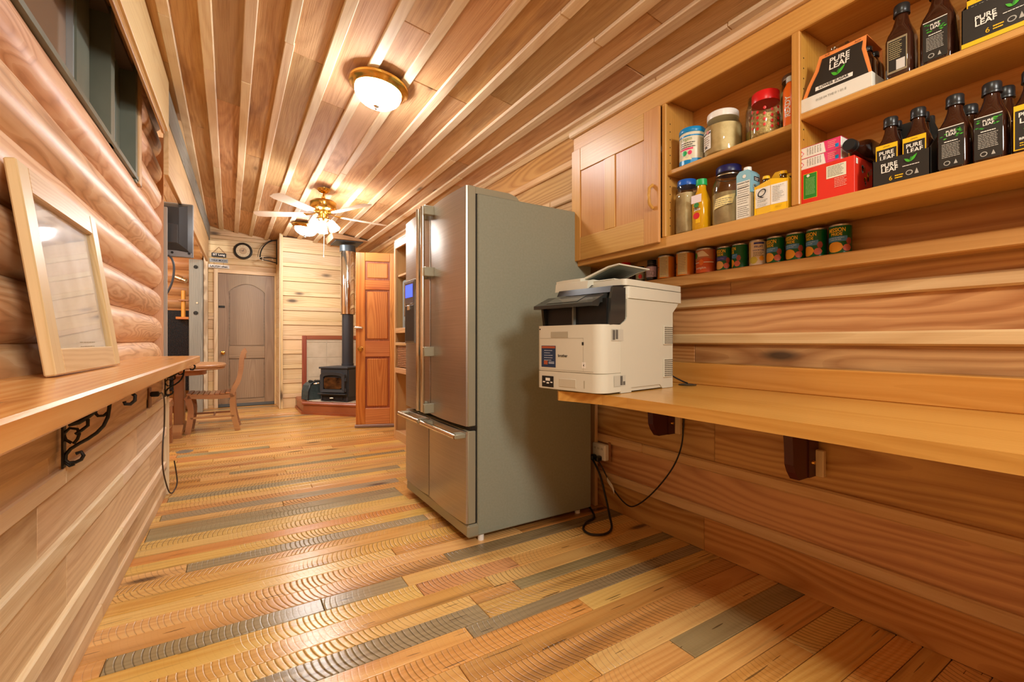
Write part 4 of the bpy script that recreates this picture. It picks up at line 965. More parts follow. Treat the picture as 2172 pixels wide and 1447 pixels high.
tea_bottle('tea bottle lying on the red box with its black cap facing out', 1.890, .672, ZB + .1235 + .0335, None, h=.2, lying=True)

# upper right shelf
t = thing('tea_multipack', 'half open black and orange tea multipack in a white tray', 'package', (1.700, .7165, ZR))
bx('tray', t, (0, -.104, 0), (.155, .104, .047), mat('tray_white', (228, 226, 214), .6), .001)
orange = mat('peach_orange', (240, 146, 76), .45)
MB().prism([(-p[0], p[1]) for p in ((-.102, .045), (.102, .045), (.090, .10), (.080, .14), (.080, .182), (-.056, .185), (-.066, .14), (-.088, .09))], 'X', 0, .002).build('sleeve_front', orange, t, Matrix.Rotation(R(8), 4, 'Y'), smooth=False)
pf = Face((-.0010, 0, 0), (0, -1, 0), (.1392, 0, .9903))
pf.poly(t, [(-.086, .047), (.094, .047), (.080, .10), (.070, .14), (.072, .168), (-.046, .170), (-.054, .13), (-.074, .085)], label_bk, 'sleeve_print', 2)
pf.text(t, 'PURE', .008, .148, w_=.058, m=white, name='logo_lettering', bold=.02, e=4); pf.text(t, 'LEAF', .008, .126, w_=.058, m=white, name='logo_lettering', bold=.02, e=4); pf.leaf(t, .004, .100, .030, 4)
pf.rects(t, [(-.06, .060, .05, .074)], white, 'sleeve_print', 4); pf.text(t, 'LOWER SUGAR', -.005, .068, w_=.088, m=ink, name='logo_lettering', bold=.02, e=6)
pf.text(t, 'SUB', -.03, .177, h=.006, m=ink, e=4); pf.text(t, 'ACH', .058, .175, h=.006, m=ink, e=4)
Face((0, 0, 0)).text(t, '0120 04 THE 0 1 01 E', -.01, .026, w_=.09, m=inkg, name='print_code')
MB().prism([(.026, .182), (.14, .174), (.152, .047), (.150, .047), (.138, .172), (.026, .180)], 'Y', -.082, -.02).build('sleeve_top', orange, t, smooth=False)
MB().box((.02, -.035, .182), (.05, .02, .192), 0, .003).build('tape_handle', GLASS, t, smooth=False)
for k, (dx, dy) in enumerate(((.058, -.068), (.109, -.068), (.058, 0), (.109, 0))):
    tea_bottle('tea bottle inside the open multipack, ' + ('front end next to the loose bottles', 'back end next to the loose bottles', 'front middle under the sleeve', 'back middle under the sleeve')[k], 1.705 + dx, .7165 + dy, ZR + .048, None, h=.110, r=.0245, group='tea bottles in the multipack')
tea_bottle('loose tea bottle showing its foil back label on the upper shelf', 1.738, .551, ZR, 'back', h=.226, r=.034)
tea_bottle('large loose tea bottle with green-leaf label by the striped carrier', 1.747, .466, ZR, 'green', h=.235, r=.0385)
carrier('black tea carrier with yellow stripe on the upper shelf', 1.700, .336, ZR, .145, .105, True)
for k, (dx, dy) in enumerate(((.037, .036), (.037, -.036))):
    tea_bottle('lemon tea bottle in the striped upper carrier, ' + ('next to the large bottle', 'farther from the large bottle')[k], 1.700 + dx, .336 + dy, ZR + .003, 'lemon', h=.24, r=.0325, group='tea bottles in the upper striped carrier')

# ------------------------------------------------------------------ printer
pr = thing('printer', 'cream multifunction laser printer on the worktop beside the refrigerator', 'printer', (1.180, 1.268, .7955), R(9))
Wd, Dp = .345, .505
def rplan(x0, x1, y0, y1, r, n=6):
    P = []
    for cx_, cy_, a0 in ((x0 + r, y0 + r, PI), (x1 - .008, y0 + .008, 1.5 * PI), (x1 - .008, y1 - .008, 0), (x0 + .02, y1 - .02, .5 * PI)):
        rr = r if (cx_, cy_) == (x0 + r, y0 + r) else (.02 if a0 == .5 * PI else .008)
        for k in range(n + 1):
            a = a0 + PI / 2 * k / n; P.append((cx_ + rr * math.cos(a), cy_ + rr * math.sin(a)))
    return P
MB().prism(rplan(.006, Dp, .003, Wd - .003, .045), 'Z', .004, .266).build('body', cream2, pr)
MB().prism(rplan(0, .13, 0, Wd, .045), 'Z', .006, .078).build('paper_drawer', cream, pr)
MB().prism(rplan(0, .13, 0, Wd, .045), 'Z', .0805, .268).build('front_cover', cream, pr)
MB().prism([(.12, 0), (.19, 0), (.19, .018), (.40, .018), (.42, .0), (Dp, 0), (Dp, .330), (.545, .362), (.545, .372), (.16, .372), (.16, .30), (.15, .285), (.12, .270)], 'Y', -.001, .006).build('side_shell', cream2, pr, smooth=False)
MB().prism([(.16, .262), (Dp, .262), (Dp, .33), (.565, .375), (.565, .392), (.16, .392)], 'Y', .004, Wd - .004).build('upper_body', cream2, pr, smooth=False)
MB().prism(rplan(.165, .58, -.002, Wd, .02), 'Z', .376, .424).build('scanner_unit', cream, pr)
MB().prism(rplan(.150, .58, -.001, Wd, .02), 'Z', .427, .452).build('scanner_lid', cream, pr)
MB().box((.15, .05, .4515), (.40, Wd - .12, .458), 0, .003).build('lid_ridge', cream, pr, smooth=False)
bx('output_recess', pr, (.045, .012, .266), (.162, Wd - .004, .37), mat('recess_black', (10, 12, 12), .5), 0)
MB().prism([(.05, .266), (.12, .272), (.15, .292), (.152, .415), (.075, .415), (.06, .37)], 'Y', .000, .012).build('recess_cheek', smoke, pr, smooth=False)
MB().prism([(.035, .27), (.05, .27), (.05, .37), (.02, .37)], 'Y', Wd - .012, Wd).build('recess_cheek', smoke, pr, smooth=False)
MB().box((.030, .165, .266), (.046, .172, .36)).build('recess_post', mat('clear_rib', (120, 124, 118), .2), pr, smooth=False)
MB().prism([(-.018, .338), (-.018, .352), (.07, .392), (.155, .402), (.155, .372), (.03, .352), (.02, .338)], 'Y', .03, Wd + .002).build('control_panel', smoke, pr, smooth=False)
MB().prism([(.0, .3612), (.062, .3892), (.062, .3902), (.0, .3622)], 'Y', .12, .29).build('touch_screen', mat('touch_grey', (92, 96, 90), .12), pr, smooth=False)
MB().prism([(.07, .394), (.155, .404), (.155, .428), (.085, .420)], 'Y', .012, Wd - .05).build('panel_hood', blackm, pr, smooth=False)
# document feeder: hump at the far side and a raised tray
MB().prism([(.12, .452), (.12, .468), (.16, .478), (.34, .478), (.36, .452)], 'Y', .205, Wd).build('feeder_cover', cream, pr, smooth=False)
MB().prism([(.11, .420), (.115, .456), (.15, .464), (.30, .464), (.30, .45), (.14, .44)], 'Y', .16, Wd - .002).build('feeder_hood', cream, pr, smooth=False)
tr = MB().prism([(.215, .472), (.205, .478), (.085, .511), (.03, .516), (.03, .511), (.082, .505), (.20, .470)], 'X', .15, .37).build('feeder_tray', cream, pr, smooth=False)
MB().prism([(.198, .4685), (.08, .5035), (.035, .5095), (.035, .5105), (.08, .5045), (.20, .4695)], 'X', .165, .355).build('tray_lining', mat('tray_grey', (116, 128, 124), .4), pr, smooth=False)
mb = MB()
for k in range(12):
    xx = .172 + k * .014; mb.prism([(.196, .4680), (.08, .5029), (.08, .5037), (.196, .4690)], 'X', xx, xx + .003)
tag(mb.build('tray_ribs', mat('rib_grey', (92, 104, 100), .4), pr, smooth=False), kind='stuff')
bx('paper_guide', pr, (.19, .10, .452), (.33, .165, .466), smoke); bx('paper_guide', pr, (.20, .06, .452), (.32, .095, .462), mat('guide_dark', (40, 44, 44), .4))
f = Face((0, Wd / 2, 0)); K2 = Wd / .345
dk = mat('recess_shade', (170, 164, 142), .5)
bx('cover_latch', pr, (-.0012, .165, .218), (.004, .262, .243), dk, .001); bx('drawer_pull', pr, (-.0012, .125, .018), (.004, .215, .052), mat('pull_shade', (196, 190, 168), .5), .001)
f.rects(pr, [(-.155, .215, .085, .2158), (.085, .086, .0858, .2158), (-.155, .0855, .135, .0865)], mat('seam_grey', (150, 146, 126), .5), 'cover_seam')
f.text(pr, 'brother', -.022, .145, w_=.052, m=ink, name='brand_lettering', bold=.02)
f.rects(pr, [(-.145, .095, -.062, .185)], mat('sticker_navy', (30, 52, 86), .4), 'sticker', 1); f.rects(pr, [(-.142, .174, -.065, .183)], mat('sticker_orange', (170, 84, 52), .4), 'sticker', 2)
f.lines(pr, -.128, -.078, .166, .010, 5, mat('sticker_pale', (170, 180, 196), .5), .28, e=2, rag=.4); f.rects(pr, [(-.130, .106, -.108, .122)], mat('sticker_orange', (170, 84, 52), .4), 'sticker', 2); f.rects(pr, [(-.102, .110, -.070, .114), (-.102, .116, -.070, .119)], mat('sticker_pale', (170, 180, 196), .5), 'sticker', 2)
f.rects(pr, [(-.142, .012, -.074, .058)], ink, 'sticker', 1); f.rects(pr, [(-.12, .038, -.094, .050), (-.136, .03, -.122, .035), (-.114, .026, -.100, .032), (-.092, .03, -.08, .035)], white, 'sticker', 2)
f.rects(pr, [(.078, .188, .088, .200), (-.158, .252, -.150, .257)], ink, 'indicator', 1); f.rects(pr, [(.088, .020, .092, .05)], dk, 'drawer_gauge', 1); f.rects(pr, [(.078, .098, .098, .122)], white, 'arrow_tag', 1); f.poly(pr, [(.084, .110), (.091, .116), (.089, .110), (.091, .104)], ink, 'arrow_tag', 2)
fs = Face((0, -.0012, 0), (1, 0, 0))
for z0, z1 in ((.188, .272), (.046, .128)):
    bx('vent_grille', pr, (.425, -.006, z0), (.498, .0, z1), cream2)
    mb = MB()
    for r_ in range(9):
        for c_ in range(5): mb.box((.430 + c_ * .0135, -.0066, z0 + .006 + r_ * .0084), (.4405 + c_ * .0135, -.0058, z0 + .0105 + r_ * .0084))
    tag(mb.build('vent_slots', mat('slot_dark', (92, 88, 72), .6), pr, smooth=False), kind='stuff')
lbl = mat('label_grey', (188, 186, 170), .5); lbd = mat('label_slate', (92, 92, 86), .5)
fs.rects(pr, [(.060, .205, .135, .250)], lbl, 'rating_label', 1); fs.rects(pr, [(.075, .028, .150, .070)], lbl, 'rating_label', 1); fs.rects(pr, [(.066, .209, .082, .247), (.086, .212, .100, .248)], lbd, 'rating_print', 2); fs.rects(pr, [(.115, .032, .130, .068), (.133, .032, .147, .046)], lbd, 'rating_print', 2)

# ------------------------------------------------------------------ outlet and cords on the right
ot = thing('wall_outlet', 'white six-way outlet adapter low on the right wall with black plugs', 'outlet', (1.905, 2.035, .342))
MB().box((-.035, -.055, -.05), (0, .055, .045), 0, .006).build('adapter', whitep, ot, smooth=False)
f = Face((-.035, 0, 0))
for k in (-.03, 0, .03): f.rects(ot, [(k - .006, .012, k - .003, .024), (k + .003, .012, k + .006, .024)], inkg, 'socket_slots', 1)
bx('wall_plate', ot, (-.004, -.07, -.055), (.0, -.05, .06), mat('plate_wood', (150, 100, 60), .5))
for k in (-.02, .025): MB().box((-.075, k - .014, -.052), (-.034, k + .014, -.022), 0, .006).build('plug', black, ot, smooth=False)
def spline(pts, n=8):
    P = [Vector(p) for p in pts]; out = []
    for i in range(len(P) - 1):
        p0, p1, p2, p3 = P[max(i - 1, 0)], P[i], P[i + 1], P[min(i + 2, len(P) - 1)]
        for k in range(n):
            t = k / n
            out.append(.5 * ((2 * p1) + (p2 - p0) * t + (2 * p0 - 5 * p1 + 4 * p2 - p3) * t * t + (3 * p1 - p0 - 3 * p2 + p3) * t ** 3))
    return out + [P[-1]]
def cord(name, label, pts, r, m=cordm, cat='cord'):
    return tag(MB().tube(spline(pts), r, 7).build(name, m), label, cat)
cord('power_cable', 'black cord drooping from under the worktop to the white outlet', [(1.845, 1.41, .755), (1.85, 1.42, .60), (1.855, 1.44, .48), (1.86, 1.50, .36), (1.87, 1.62, .215), (1.88, 1.74, .11), (1.885, 1.82, .085), (1.885, 1.92, .14), (1.87, 2.0, .25), (1.845, 2.012, .30)], .0038)
cord('power_cable', 'thicker black cord looping on the floor from behind the refrigerator', [(1.83, 2.13, .03), (1.80, 2.02, .012), (1.74, 1.93, .008), (1.66, 1.90, .008), (1.585, 1.84, .008), (1.575, 1.77, .008), (1.64, 1.735, .008), (1.72, 1.77, .010), (1.79, 1.86, .04), (1.825, 1.93, .12), (1.84, 1.99, .22), (1.842, 2.055, .295)], .0062)
cord('power_cable', 'short black cord from the printer back into the worktop grommet', [(1.690, 1.40, .865), (1.735, 1.39, .838), (1.78, 1.375, .815), (1.815, 1.372, .8035)], .0036)
MB_ = MB(); P = [(1.845, 1.935, .205), (1.835, 1.91, .195), (1.83, 1.88, .18), (1.828, 1.862, .155)]
MB_.ring([[(p[0], p[1], p[2] + .012), (p[0], p[1], p[2] - .012), (p[0] + .0012, p[1], p[2] - .012), (p[0] + .0012, p[1], p[2] + .012)] for p in P])
tag(MB_.build('cord_tag', white), 'white paper tag curling off the black cord near the outlet', 'tag')

# ------------------------------------------------------------------ bar shelf on the left, its brackets, framed picture
bs = tag(lplank('bar_shelf', None, -1.2, 3.775, .852, .90, .188, .32, W_SHELF, .006), 'thick varnished plank bar shelf along the left log wall', 'shelf')
def lbracket(label, y):
    yy = y
    br = thing('scroll_bracket', label, 'bracket', (lx(y, .0145), yy, .851), R(-1.42), group='iron scroll brackets under the bar shelf')
    bx('mounting_plate', br, (0, -.013, -.205), (.005, .013, 0), iron, .001); bx('arm', br, (0, -.011, -.005), (.150, .011, 0), iron, .001)
    q = lambda pts: [(x + .405 + 0.0, 0, z - .851) for x, z in pts]
    mb = MB()
    mb.tube(q([(-.306, .848), (-.304, .825), (-.306, .803), (-.309, .780), (-.318, .756), (-.333, .737), (-.352, .722), (-.37, .711), (-.388, .698), (-.398, .683), (-.399, .668), (-.392, .659), (-.378, .659), (-.366, .665), (-.361, .676), (-.366, .687), (-.377, .683)]), .0048, 8)
    mb.build('scroll', iron, br)
    for pts_, r0, r1 in (([(-.402, .742), (-.39, .756), (-.374, .752), (-.370, .738), (-.374, .724), (-.382, .712)], .004, None), ([(-.402, .738), (-.398, .724), (-.386, .714)], .004, None),
                         ([(-.392, .770), (-.372, .772), (-.352, .785), (-.334, .800)], .010, .005), ([(-.352, .778), (-.352, .760), (-.365, .748), (-.378, .738)], .0045, None),
                         ([(-.338, .797), (-.330, .785), (-.318, .785), (-.308, .795)], .004, None), ([(-.398, .660), (-.390, .650), (-.380, .654)], .004, None)):
        MB().tube(q(pts_), r0, 8, r1=r1).build('leaf_scroll', iron, br)
    MB().tube(q([(-.259, .850), (-.247, .838), (-.248, .824), (-.258, .814), (-.270, .815), (-.272, .823)]), .005, 8).build('tip_curl', iron, br)
    return br
lbracket('black iron scroll bracket under the bar shelf below the framed print', 1.735)
lbracket('black iron scroll bracket near the far end of the bar shelf', 3.60)

# framed print leaning on the logs: hinge about its bottom edge
pf_ = thing('picture_frame', 'honey oak framed print leaning against the logs on the bar shelf', 'picture frame', (-.395, 1.71, .9005))
ang = math.atan2(.078, .575)
ey = Vector((.0325, 1, 0)).normalized(); ez = Vector((-math.sin(ang), .0, math.cos(ang)))
pf_.matrix_basis = Matrix(((0, 0, 0, 0),) * 4)
exv = ey.cross(ez).normalized(); ez = exv.cross(ey)
pf_.matrix_basis = Matrix(((exv.x, ey.x, ez.x, -.400), (exv.y, ey.y, ez.y, 1.705), (exv.z, ey.z, ez.z, .9055), (0, 0, 0, 1)))
FW, FH, FT = .712, .585, .026; SW = .075
wb('frame_stile', pf_, (-FT, 0, 0), (0, SW, FH), W_FRAME, 'Z', .004); wb('frame_stile', pf_, (-FT, FW - SW, 0), (0, FW, FH), W_FRAME, 'Z', .004)
wb('frame_rail', pf_, (-FT, SW, 0), (-.0005, FW - SW, SW), W_FRAME, 'Y', .004); wb('frame_rail', pf_, (-FT, SW, FH - SW), (-.0005, FW - SW, FH), W_FRAME, 'Y', .004)
nm = noisy('sheen_white_print', (236, 234, 228), (212, 204, 192), (6, 6, 6), .5)  # print colour whitened to carry the pale ceiling reflection on its glass
bx('print', pf_, (-FT + .002, SW - .01, SW - .01), (-FT + .006, FW - SW + .01, FH - SW + .01), nm, 0)
gm = mat('frame_glass', (255, 255, 255), .02)
bx('glazing', pf_, (-.0135, SW - .005, SW - .005), (-.0125, FW - SW + .005, FH - SW + .005), glassy('print_glass', (252, 252, 252), .3), 0)
Face((-FT + .0062, FW / 2 + .06, .095), (0, 1, 0)).lines(pf_, -.09, .08, 0, .014, 2, inkg, .2, rag=.1)

# outlet and cords at the far end of the low wall
lo = thing('wall_outlet', 'small brown outlet under the far end of the bar shelf', 'outlet', (lx(3.12, .006), 3.12, .69), R(-1.42))
bx('cover_plate', lo, (0, -.036, -.057), (.006, .036, .057), mat('brown_plate', (140, 98, 62), .4), .002); bx('plug', lo, (.006, -.014, .008), (.045, .014, .036), black, .005)
cord('power_cable', 'brown cord hanging down the low wall from the small outlet', [(lx(3.12, .05), 3.12, .712), (lx(3.22, .05), 3.22, .705), (lx(3.34, .045), 3.34, .65), (lx(3.42, .035), 3.42, .5), (lx(3.40, .03), 3.40, .38), (lx(3.40, .03), 3.40, .25), (lx(3.50, .035), 3.5, .12), (lx(3.62, .04), 3.62, .03), (lx(3.71, .05), 3.73, .012), (lx(3.78, .06), 3.78, .06), (lx(3.77, .045), 3.775, .2)], .004, mat('cord_brown', (60, 42, 28), .5))
fl = thing('floor_grommet', 'small grey floor outlet cover set in the boards near the table', 'cover', (-.345, 5.05, .0005))
MB().lathe([(.062, 0), (.066, .001), (.062, .003), (.05, .0035), (0, .003)], n=24).build('cover_plate', mat('cover_grey', (130, 126, 112), .5, .4), fl)

# ------------------------------------------------------------------ ceiling fixtures
TILT = math.atan(.14)
def dome(label, x, y):
    t = thing('ceiling_light', label, 'ceiling light', (x, y, ceilz(x) - .024), ry=TILT, group='brass and glass ceiling lights')
    MB().lathe([(.02, .0), (.170, .0), (.176, -.008), (.174, -.020), (.160, -.030), (.156, -.040), (.146, -.048), (.138, -.048), (.138, -.030), (.02, -.02)], n=48).build('brass_ring', brass, t)
    MB().lathe([(.137 * math.cos(a) + .0, -.046 - .085 * math.sin(a)) for a in [PI / 2 * k / 10 for k in range(11)]], n=40).build('glass_dome', dome_glow, t)
    MB().lathe([(.016, -.130), (.018, -.134), (.010, -.139), (.006, -.146), (.009, -.151), (0, -.157)], n=16).build('finial', steel_hi, t)
    return t
dome('brass-rimmed glass dome ceiling light between the fan and the wall cabinet', .768, 2.757)
dome('brass-rimmed glass dome ceiling light beyond the fan', .868, 6.58)
fx, fy = .811, 4.95
fan = thing('ceiling_fan', 'white five-blade brass ceiling fan with lit glass shades', 'ceiling fan', (fx, fy, 0))
cz = ceilz(fx) - .024
MB().lathe([(.066, cz), (.064, cz - .012), (.045, cz - .032), (.026, cz - .044), (0, cz - .046)], (0, -.03, 0), 28).build('canopy', brass, fan)
MB().cyl((0, -.03, cz - .04), (0, 0, 2.455), .010, 14).lathe([(.0, 2.47), (.020, 2.468), (.020, 2.452), (0, 2.45)], n=16).build('downrod', brass, fan)
MB().lathe([(0, 2.44), (.03, 2.436), (.11, 2.422), (.128, 2.405), (.128, 2.350), (.118, 2.335), (.085, 2.320), (.080, 2.300), (.05, 2.290), (.046, 2.245), (.055, 2.235), (.04, 2.215), (0, 2.21)], n=40).build('motor_housing', brass, fan)
for k in range(5):
    a = R(8 + 72 * k); M = Matrix.Rotation(a, 4, 'Z')
    MB().tube([(.07, 0, 2.302), (.11, 0, 2.292), (.15, .012, 2.289), (.20, .026, 2.289)], .006, 6).tube([(.11, 0, 2.292), (.15, -.012, 2.289), (.20, -.026, 2.289)], .006, 6).build('blade_iron', brass, fan, M)
    pts = [(.185, -.046), (.60, -.066), (.665, -.050), (.68, .0), (.665, .050), (.60, .066), (.185, .046)]
    mb = MB().prism(pts, 'Z', -.003, .003)
    mb.build('fan_blade', fan_white, fan, M @ Matrix.Translation((0, 0, 2.285)) @ Matrix.Rotation(R(9), 4, 'X'), smooth=False)
for k in range(3):
    a = R(-35 + 120 * k); ca, sa = math.cos(a), math.sin(a)
    arm = MB().tube([(.03 * ca, .03 * sa, 2.245), (.06 * ca, .06 * sa, 2.24), (.078 * ca, .078 * sa, 2.222)], .008, 8).build('lamp_arm', brass, fan)
    d = Vector((ca * .45, sa * .45, -.9)).normalized(); M = Matrix.Translation((.075 * ca, .075 * sa, 2.222)) @ d.to_track_quat('Z', 'Y').to_matrix().to_4x4()
    o = MB().lathe([(.014, .0), (.022, .008), (.034, .035), (.044, .075), (.054, .100), (.050, .104), (.03, .09), (0, .085)], n=20).build('glass_shade', bulb_glow, fan, M)
MB().tube([(.0, -.02, 2.215), (.004, -.022, 2.06), (.0, -.02, 1.88)], .0018, 6).lathe([(0, 1.845), (.006, 1.85), (.004, 1.87), (0, 1.885)], (0, -.02, 0), 10).build('pull_chain', mat('chain_white', (230, 226, 214), .4), fan)

# ------------------------------------------------------------------ end wall: clock, plaques, iron hoop
ck = thing('wall_clock', 'round black-rimmed wall clock above the back door', 'clock', (.174, 8.10, 2.378))
MB().lathe([(.0, 0), (.124, 0), (.128, -.012), (.120, -.030), (.108, -.034), (.097, -.024), (.094, -.014), (0, -.014)], n=44, axis='Y').build('clock_rim', mat('clock_black', (40, 38, 34), .4), ck)
f = Face((0, -.0145, 0), (1, 0, 0)); f.disc(ck, 0, 0, .093, .093, mat('clock_face', (222, 204, 164), .5), 'dial', 1, 32); f.disc(ck, 0, 0, .052, .052, mat('clock_center', (196, 168, 130), .5), 'dial', 2, 28)
for k in range(12):
    a = PI / 2 - 2 * PI * (k + 1) / 12; f.text(ck, ('I', 'II', 'III', 'IV', 'V', 'VI', 'VII', 'VIII', 'IX', 'X', 'XI', 'XII')[k], .076 * math.cos(a), .076 * math.sin(a), h=.011, m=mat('numeral_brown', (120, 96, 70), .6), name='numeral', bold=.0, e=3, rot=a - PI / 2)
def hand(L_, a, w_):
    c_, s_ = math.cos(a), math.sin(a); f.poly(ck, [(-s_ * w_, c_ * w_), (L_ * c_, L_ * s_), (s_ * w_, -c_ * w_), (-.012 * c_, -.012 * s_)], ink, 'clock_hand', 5)
hand(.045, R(66), .004); hand(.070, R(178), .003)
pl = thing('word_plaque', 'three hanging wooden word plaques on a cord left of the clock', 'sign', (-.137, 8.10, 2.2))
rows = ((-.229, -.043, 2.315, 2.255, 'plaque_black', (44, 46, 46), 'SIT Long', white), (-.252, -.022, 2.230, 2.176, 'plaque_grey', (160, 164, 166), 'TALK MUCH', ink), (-.268, -.003, 2.140, 2.090, 'plaque_white', (232, 232, 226), 'LAUGH often', ink))
for x0, x1, z1, z0, mn, c_, s_, im in rows:
    bx('plaque', pl, (x0 + .137, -.016, z0 - 2.2), (x1 + .137, 0, z1 - 2.2), mat(mn, c_, .6), .002)
    Face(((x0 + x1) / 2 + .137, -.0162, (z0 + z1) / 2 - 2.2), (1, 0, 0)).text(pl, s_, 0, 0, w_=(x1 - x0) * .82, m=im, name='plaque_lettering', bold=.03)
MB().tube([(-.075, -.006, .115), (.0, -.004, .205), (.078, -.006, .115)], .003, 6).tube([(-.06, -.008, .055), (-.06, -.008, .03)], .002, 6).tube([(.06, -.008, .055), (.06, -.008, .03)], .002, 6).tube([(-.06, -.008, -.024), (-.06, -.008, -.06)], .002, 6).tube([(.06, -.008, -.024), (.06, -.008, -.06)], .002, 6).build('hanging_cord', mat('jute', (130, 80, 48), .8), pl)
hp = thing('iron_hoop', 'black iron half-hoop bracket jutting out beside the clock', 'bracket', (.622, 7.88, 2.2))
bx('back_plate', hp, (-.012, -.015, -.02), (0, .015, .37), iron)
A_ = [(-.23 * math.sin(PI / 2 * k / 12), 0, .07 + .28 * math.cos(PI / 2 * k / 12)) for k in range(13)]
MB().tube(A_, .009, 8).build('hoop', iron, hp)
MB().tube([(p[0] * 1.12, .02, p[2] + .01) for p in A_], .0035, 6).build('wire_hoop', iron, hp)
MB().tube([(0, .0, .075), (-.10, .06, .085), (-.20, .06, .075), (-.235, .0, .05), (-.20, -.06, .03), (-.10, -.06, .015), (0, 0, .0)], .008, 8).build('ring_rail', iron, hp)
for p in ((-.19, .06, .08), (-.06, .05, .06), (-.24, 0, .05), (-.20, -.06, .02)): MB().lathe([(0, -.014), (.010, -.008), (.012, 0), (.008, .009), (0, .012)], p, 12).build('glass_knob', mat('knob_cream', (222, 210, 184), .2), hp)

# ------------------------------------------------------------------ hearth, stove, flue, tiles
he = thing('hearth', 'corner hearth of reddish wood with tiled top under the stove', 'hearth', (1.2, 6.9, 0))
def H(p): return [(x - 1.2, y - 6.9) for x, y in p]
def inset(d): return H([(.83 + d, 7.49), (.83 + d, 6.79 + d * .4), (1.425 + d * .4, 6.165 + d), (1.90, 6.165 + d), (1.90, 7.49)])
MB().prism(inset(0), 'Z', 0, .035).build('base_moulding', W_MAHO, he, smooth=False)
MB().ring([[(p[0], p[1], .035) for p in inset(.022)], [(p[0], p[1], .13) for p in inset(.03)]]).build('side_boards', W_MAHO, he, smooth=False)
MB().ring([[(p[0], p[1], .13) for p in inset(.012)], [(p[0], p[1], .15) for p in inset(.008)], [(p[0], p[1], .17) for p in inset(.018)]]).build('top_moulding', W_MAHO, he, smooth=False)
MB().prism(inset(.085), 'Z', .168, .174).build('hearth_grout', grout, he, smooth=False)
for ix_ in range(4):
    for iy in range(5):
        x0 = .93 + ix_ * .245; y0 = 6.28 + iy * .245
        if x0 + y0 < 7.70: continue
        if x0 + .24 > 1.9: continue
        bx('hearth_tile', he, (x0 - 1.2, y0 - 6.9, .172), (min(x0 + .24, 1.89) - 1.2, min(y0 + .24, 7.47) - 6.9, .180), tile_m, .002)
tp = thing('tile_surround', 'cream tile panel in a reddish wood frame behind the stove', 'tile panel', (1.4, 7.490, .1815))
bx('grout_board', tp, (-.43, -.012, 0), (.50, 0, .85), grout, 0)
xs = [-.425, -.128, .17, .468]; zs_ = [0, .21, .505, .80, .846]
zs_ = [.0, .27, .565, .795, .845]
for i in range(3):
    for j in range(4): bx('wall_tile', tp, (xs[i] + .002, -.018, zs_[j] + .002), (xs[i + 1] - .002, -.010, zs_[j + 1] - .002), tile_m, .002)
wb('frame_stile', tp, (-.475, -.03, 0), (-.412, 0, .90), W_MAHO, 'Z', .004); wb('frame_rail', tp, (-.412, -.03, .842), (.50, 0, .90), W_MAHO, 'X', .004)

st = thing('wood_stove', 'black cast iron wood stove with arched glass door on the hearth', 'stove', (1.19, 6.50, .182), R(-45))
# local x runs along the stove's front (to the right), local y into the corner
SWd, SD, SH = .205, .40, .465
def poly_face(n, hw, z0, z1, rise, k=10): return [(-hw, z0), (hw, z0), (hw, z1)] + [(hw * math.cos(PI * q / k), z1 + rise * math.sin(PI * q / k)) for q in range(1, k)] + [(-hw, z1)]
MB().box((-SWd, .015, .07), (SWd, SD, SH - .022), 0, .004).build('firebox', stovem, st, smooth=False)
MB().box((-SWd - .018, -.005, SH - .024), (SWd + .018, SD + .02, SH), 0, .005).build('top_plate', stovem, st, smooth=False)
MB().box((-SWd + .012, .03, .0), (SWd - .012, SD - .03, .072)).build('pedestal', mat('pedestal_black', (34, 35, 36), .6), st, smooth=False)
MB().box((-SWd, .02, 0), (-SWd + .02, SD - .02, .075)).box((SWd - .02, .02, 0), (SWd, SD - .02, .075)).build('pedestal_side', stovem, st, smooth=False)
bx('ash_lip', st, (-SWd - .012, -.045, .098), (SWd + .005, .02, .11), stovem, .003)
bx('side_panel', st, (SWd - .002, .03, .06), (SWd + .012, SD - .03, SH - .03), mat('stove_side', (58, 61, 64), .55), .003)
dk_ = poly_face(0, .185, .125, .355, .045)
inner = [(x * .76, .165 + (z - .125) * .70) for x, z in dk_]
mb = MB()
n_ = len(dk_)
mb.ring([[(x, -.028, z) for x, z in dk_], [(x, .016, z) for x, z in dk_], [(x, .016, z) for x, z in inner], [(x, -.022, z) for x, z in inner]], closed=True)
dd = mb.build('stove_door', stovem, st, smooth=False)
c_ = [(x * .98, z) for x, z in [(-.135, .19), (-.115, .172), (.115, .172), (.135, .19), (.135, .30), (.115, .325), (-.115, .325), (-.135, .30)]]
MB().prism(c_, 'Y', -.016, -.008).build('door_glass', stoveg, dd, smooth=False)
MB().tube([(-.19, -.04, .25), (-.215, -.06, .245), (-.25, -.062, .24)], .009, 8).build('door_handle', steel_hi, dd)
for hz in (.16, .30): MB().cyl((.196, -.015, hz - .02), (.196, -.015, hz + .02), .012, 10).build('door_hinge', stovem, dd)
mb = MB()
for xx in (-.06, .06): mb.cyl((xx, .012, .048), (xx, .022, .048), .03, 12)
bx('ash_door', st, (-.13, .022, .02), (.13, .032, .065), mat('ash_black', (26, 26, 26), .6)); MB().cyl((0, .005, .045), (-.05, .0, .045), .008, 8).build('ash_pull', steel_hi, st)
fp = thing('flue_pipe', 'stove flue, black below and polished steel above, rising to the ceiling', 'pipe', (1.442, 6.80, .648))
MB().lathe([(.078, 0), (.078, .735), (.07, .74)], n=32).build('lower_pipe', pipe_bk, fp); MB().lathe([(.084, -.0), (.084, .03), (.078, .032)], n=28).build('pipe_collar', pipe_bk, fp)
MB().lathe([(.100, .735), (.100, 1.59), (.104, 1.59), (.104, 1.605), (.100, 1.605), (.100, 1.63)], n=36).lathe([(.100, .735), (.060, .735)], n=36).build('upper_pipe', chrome, fp)
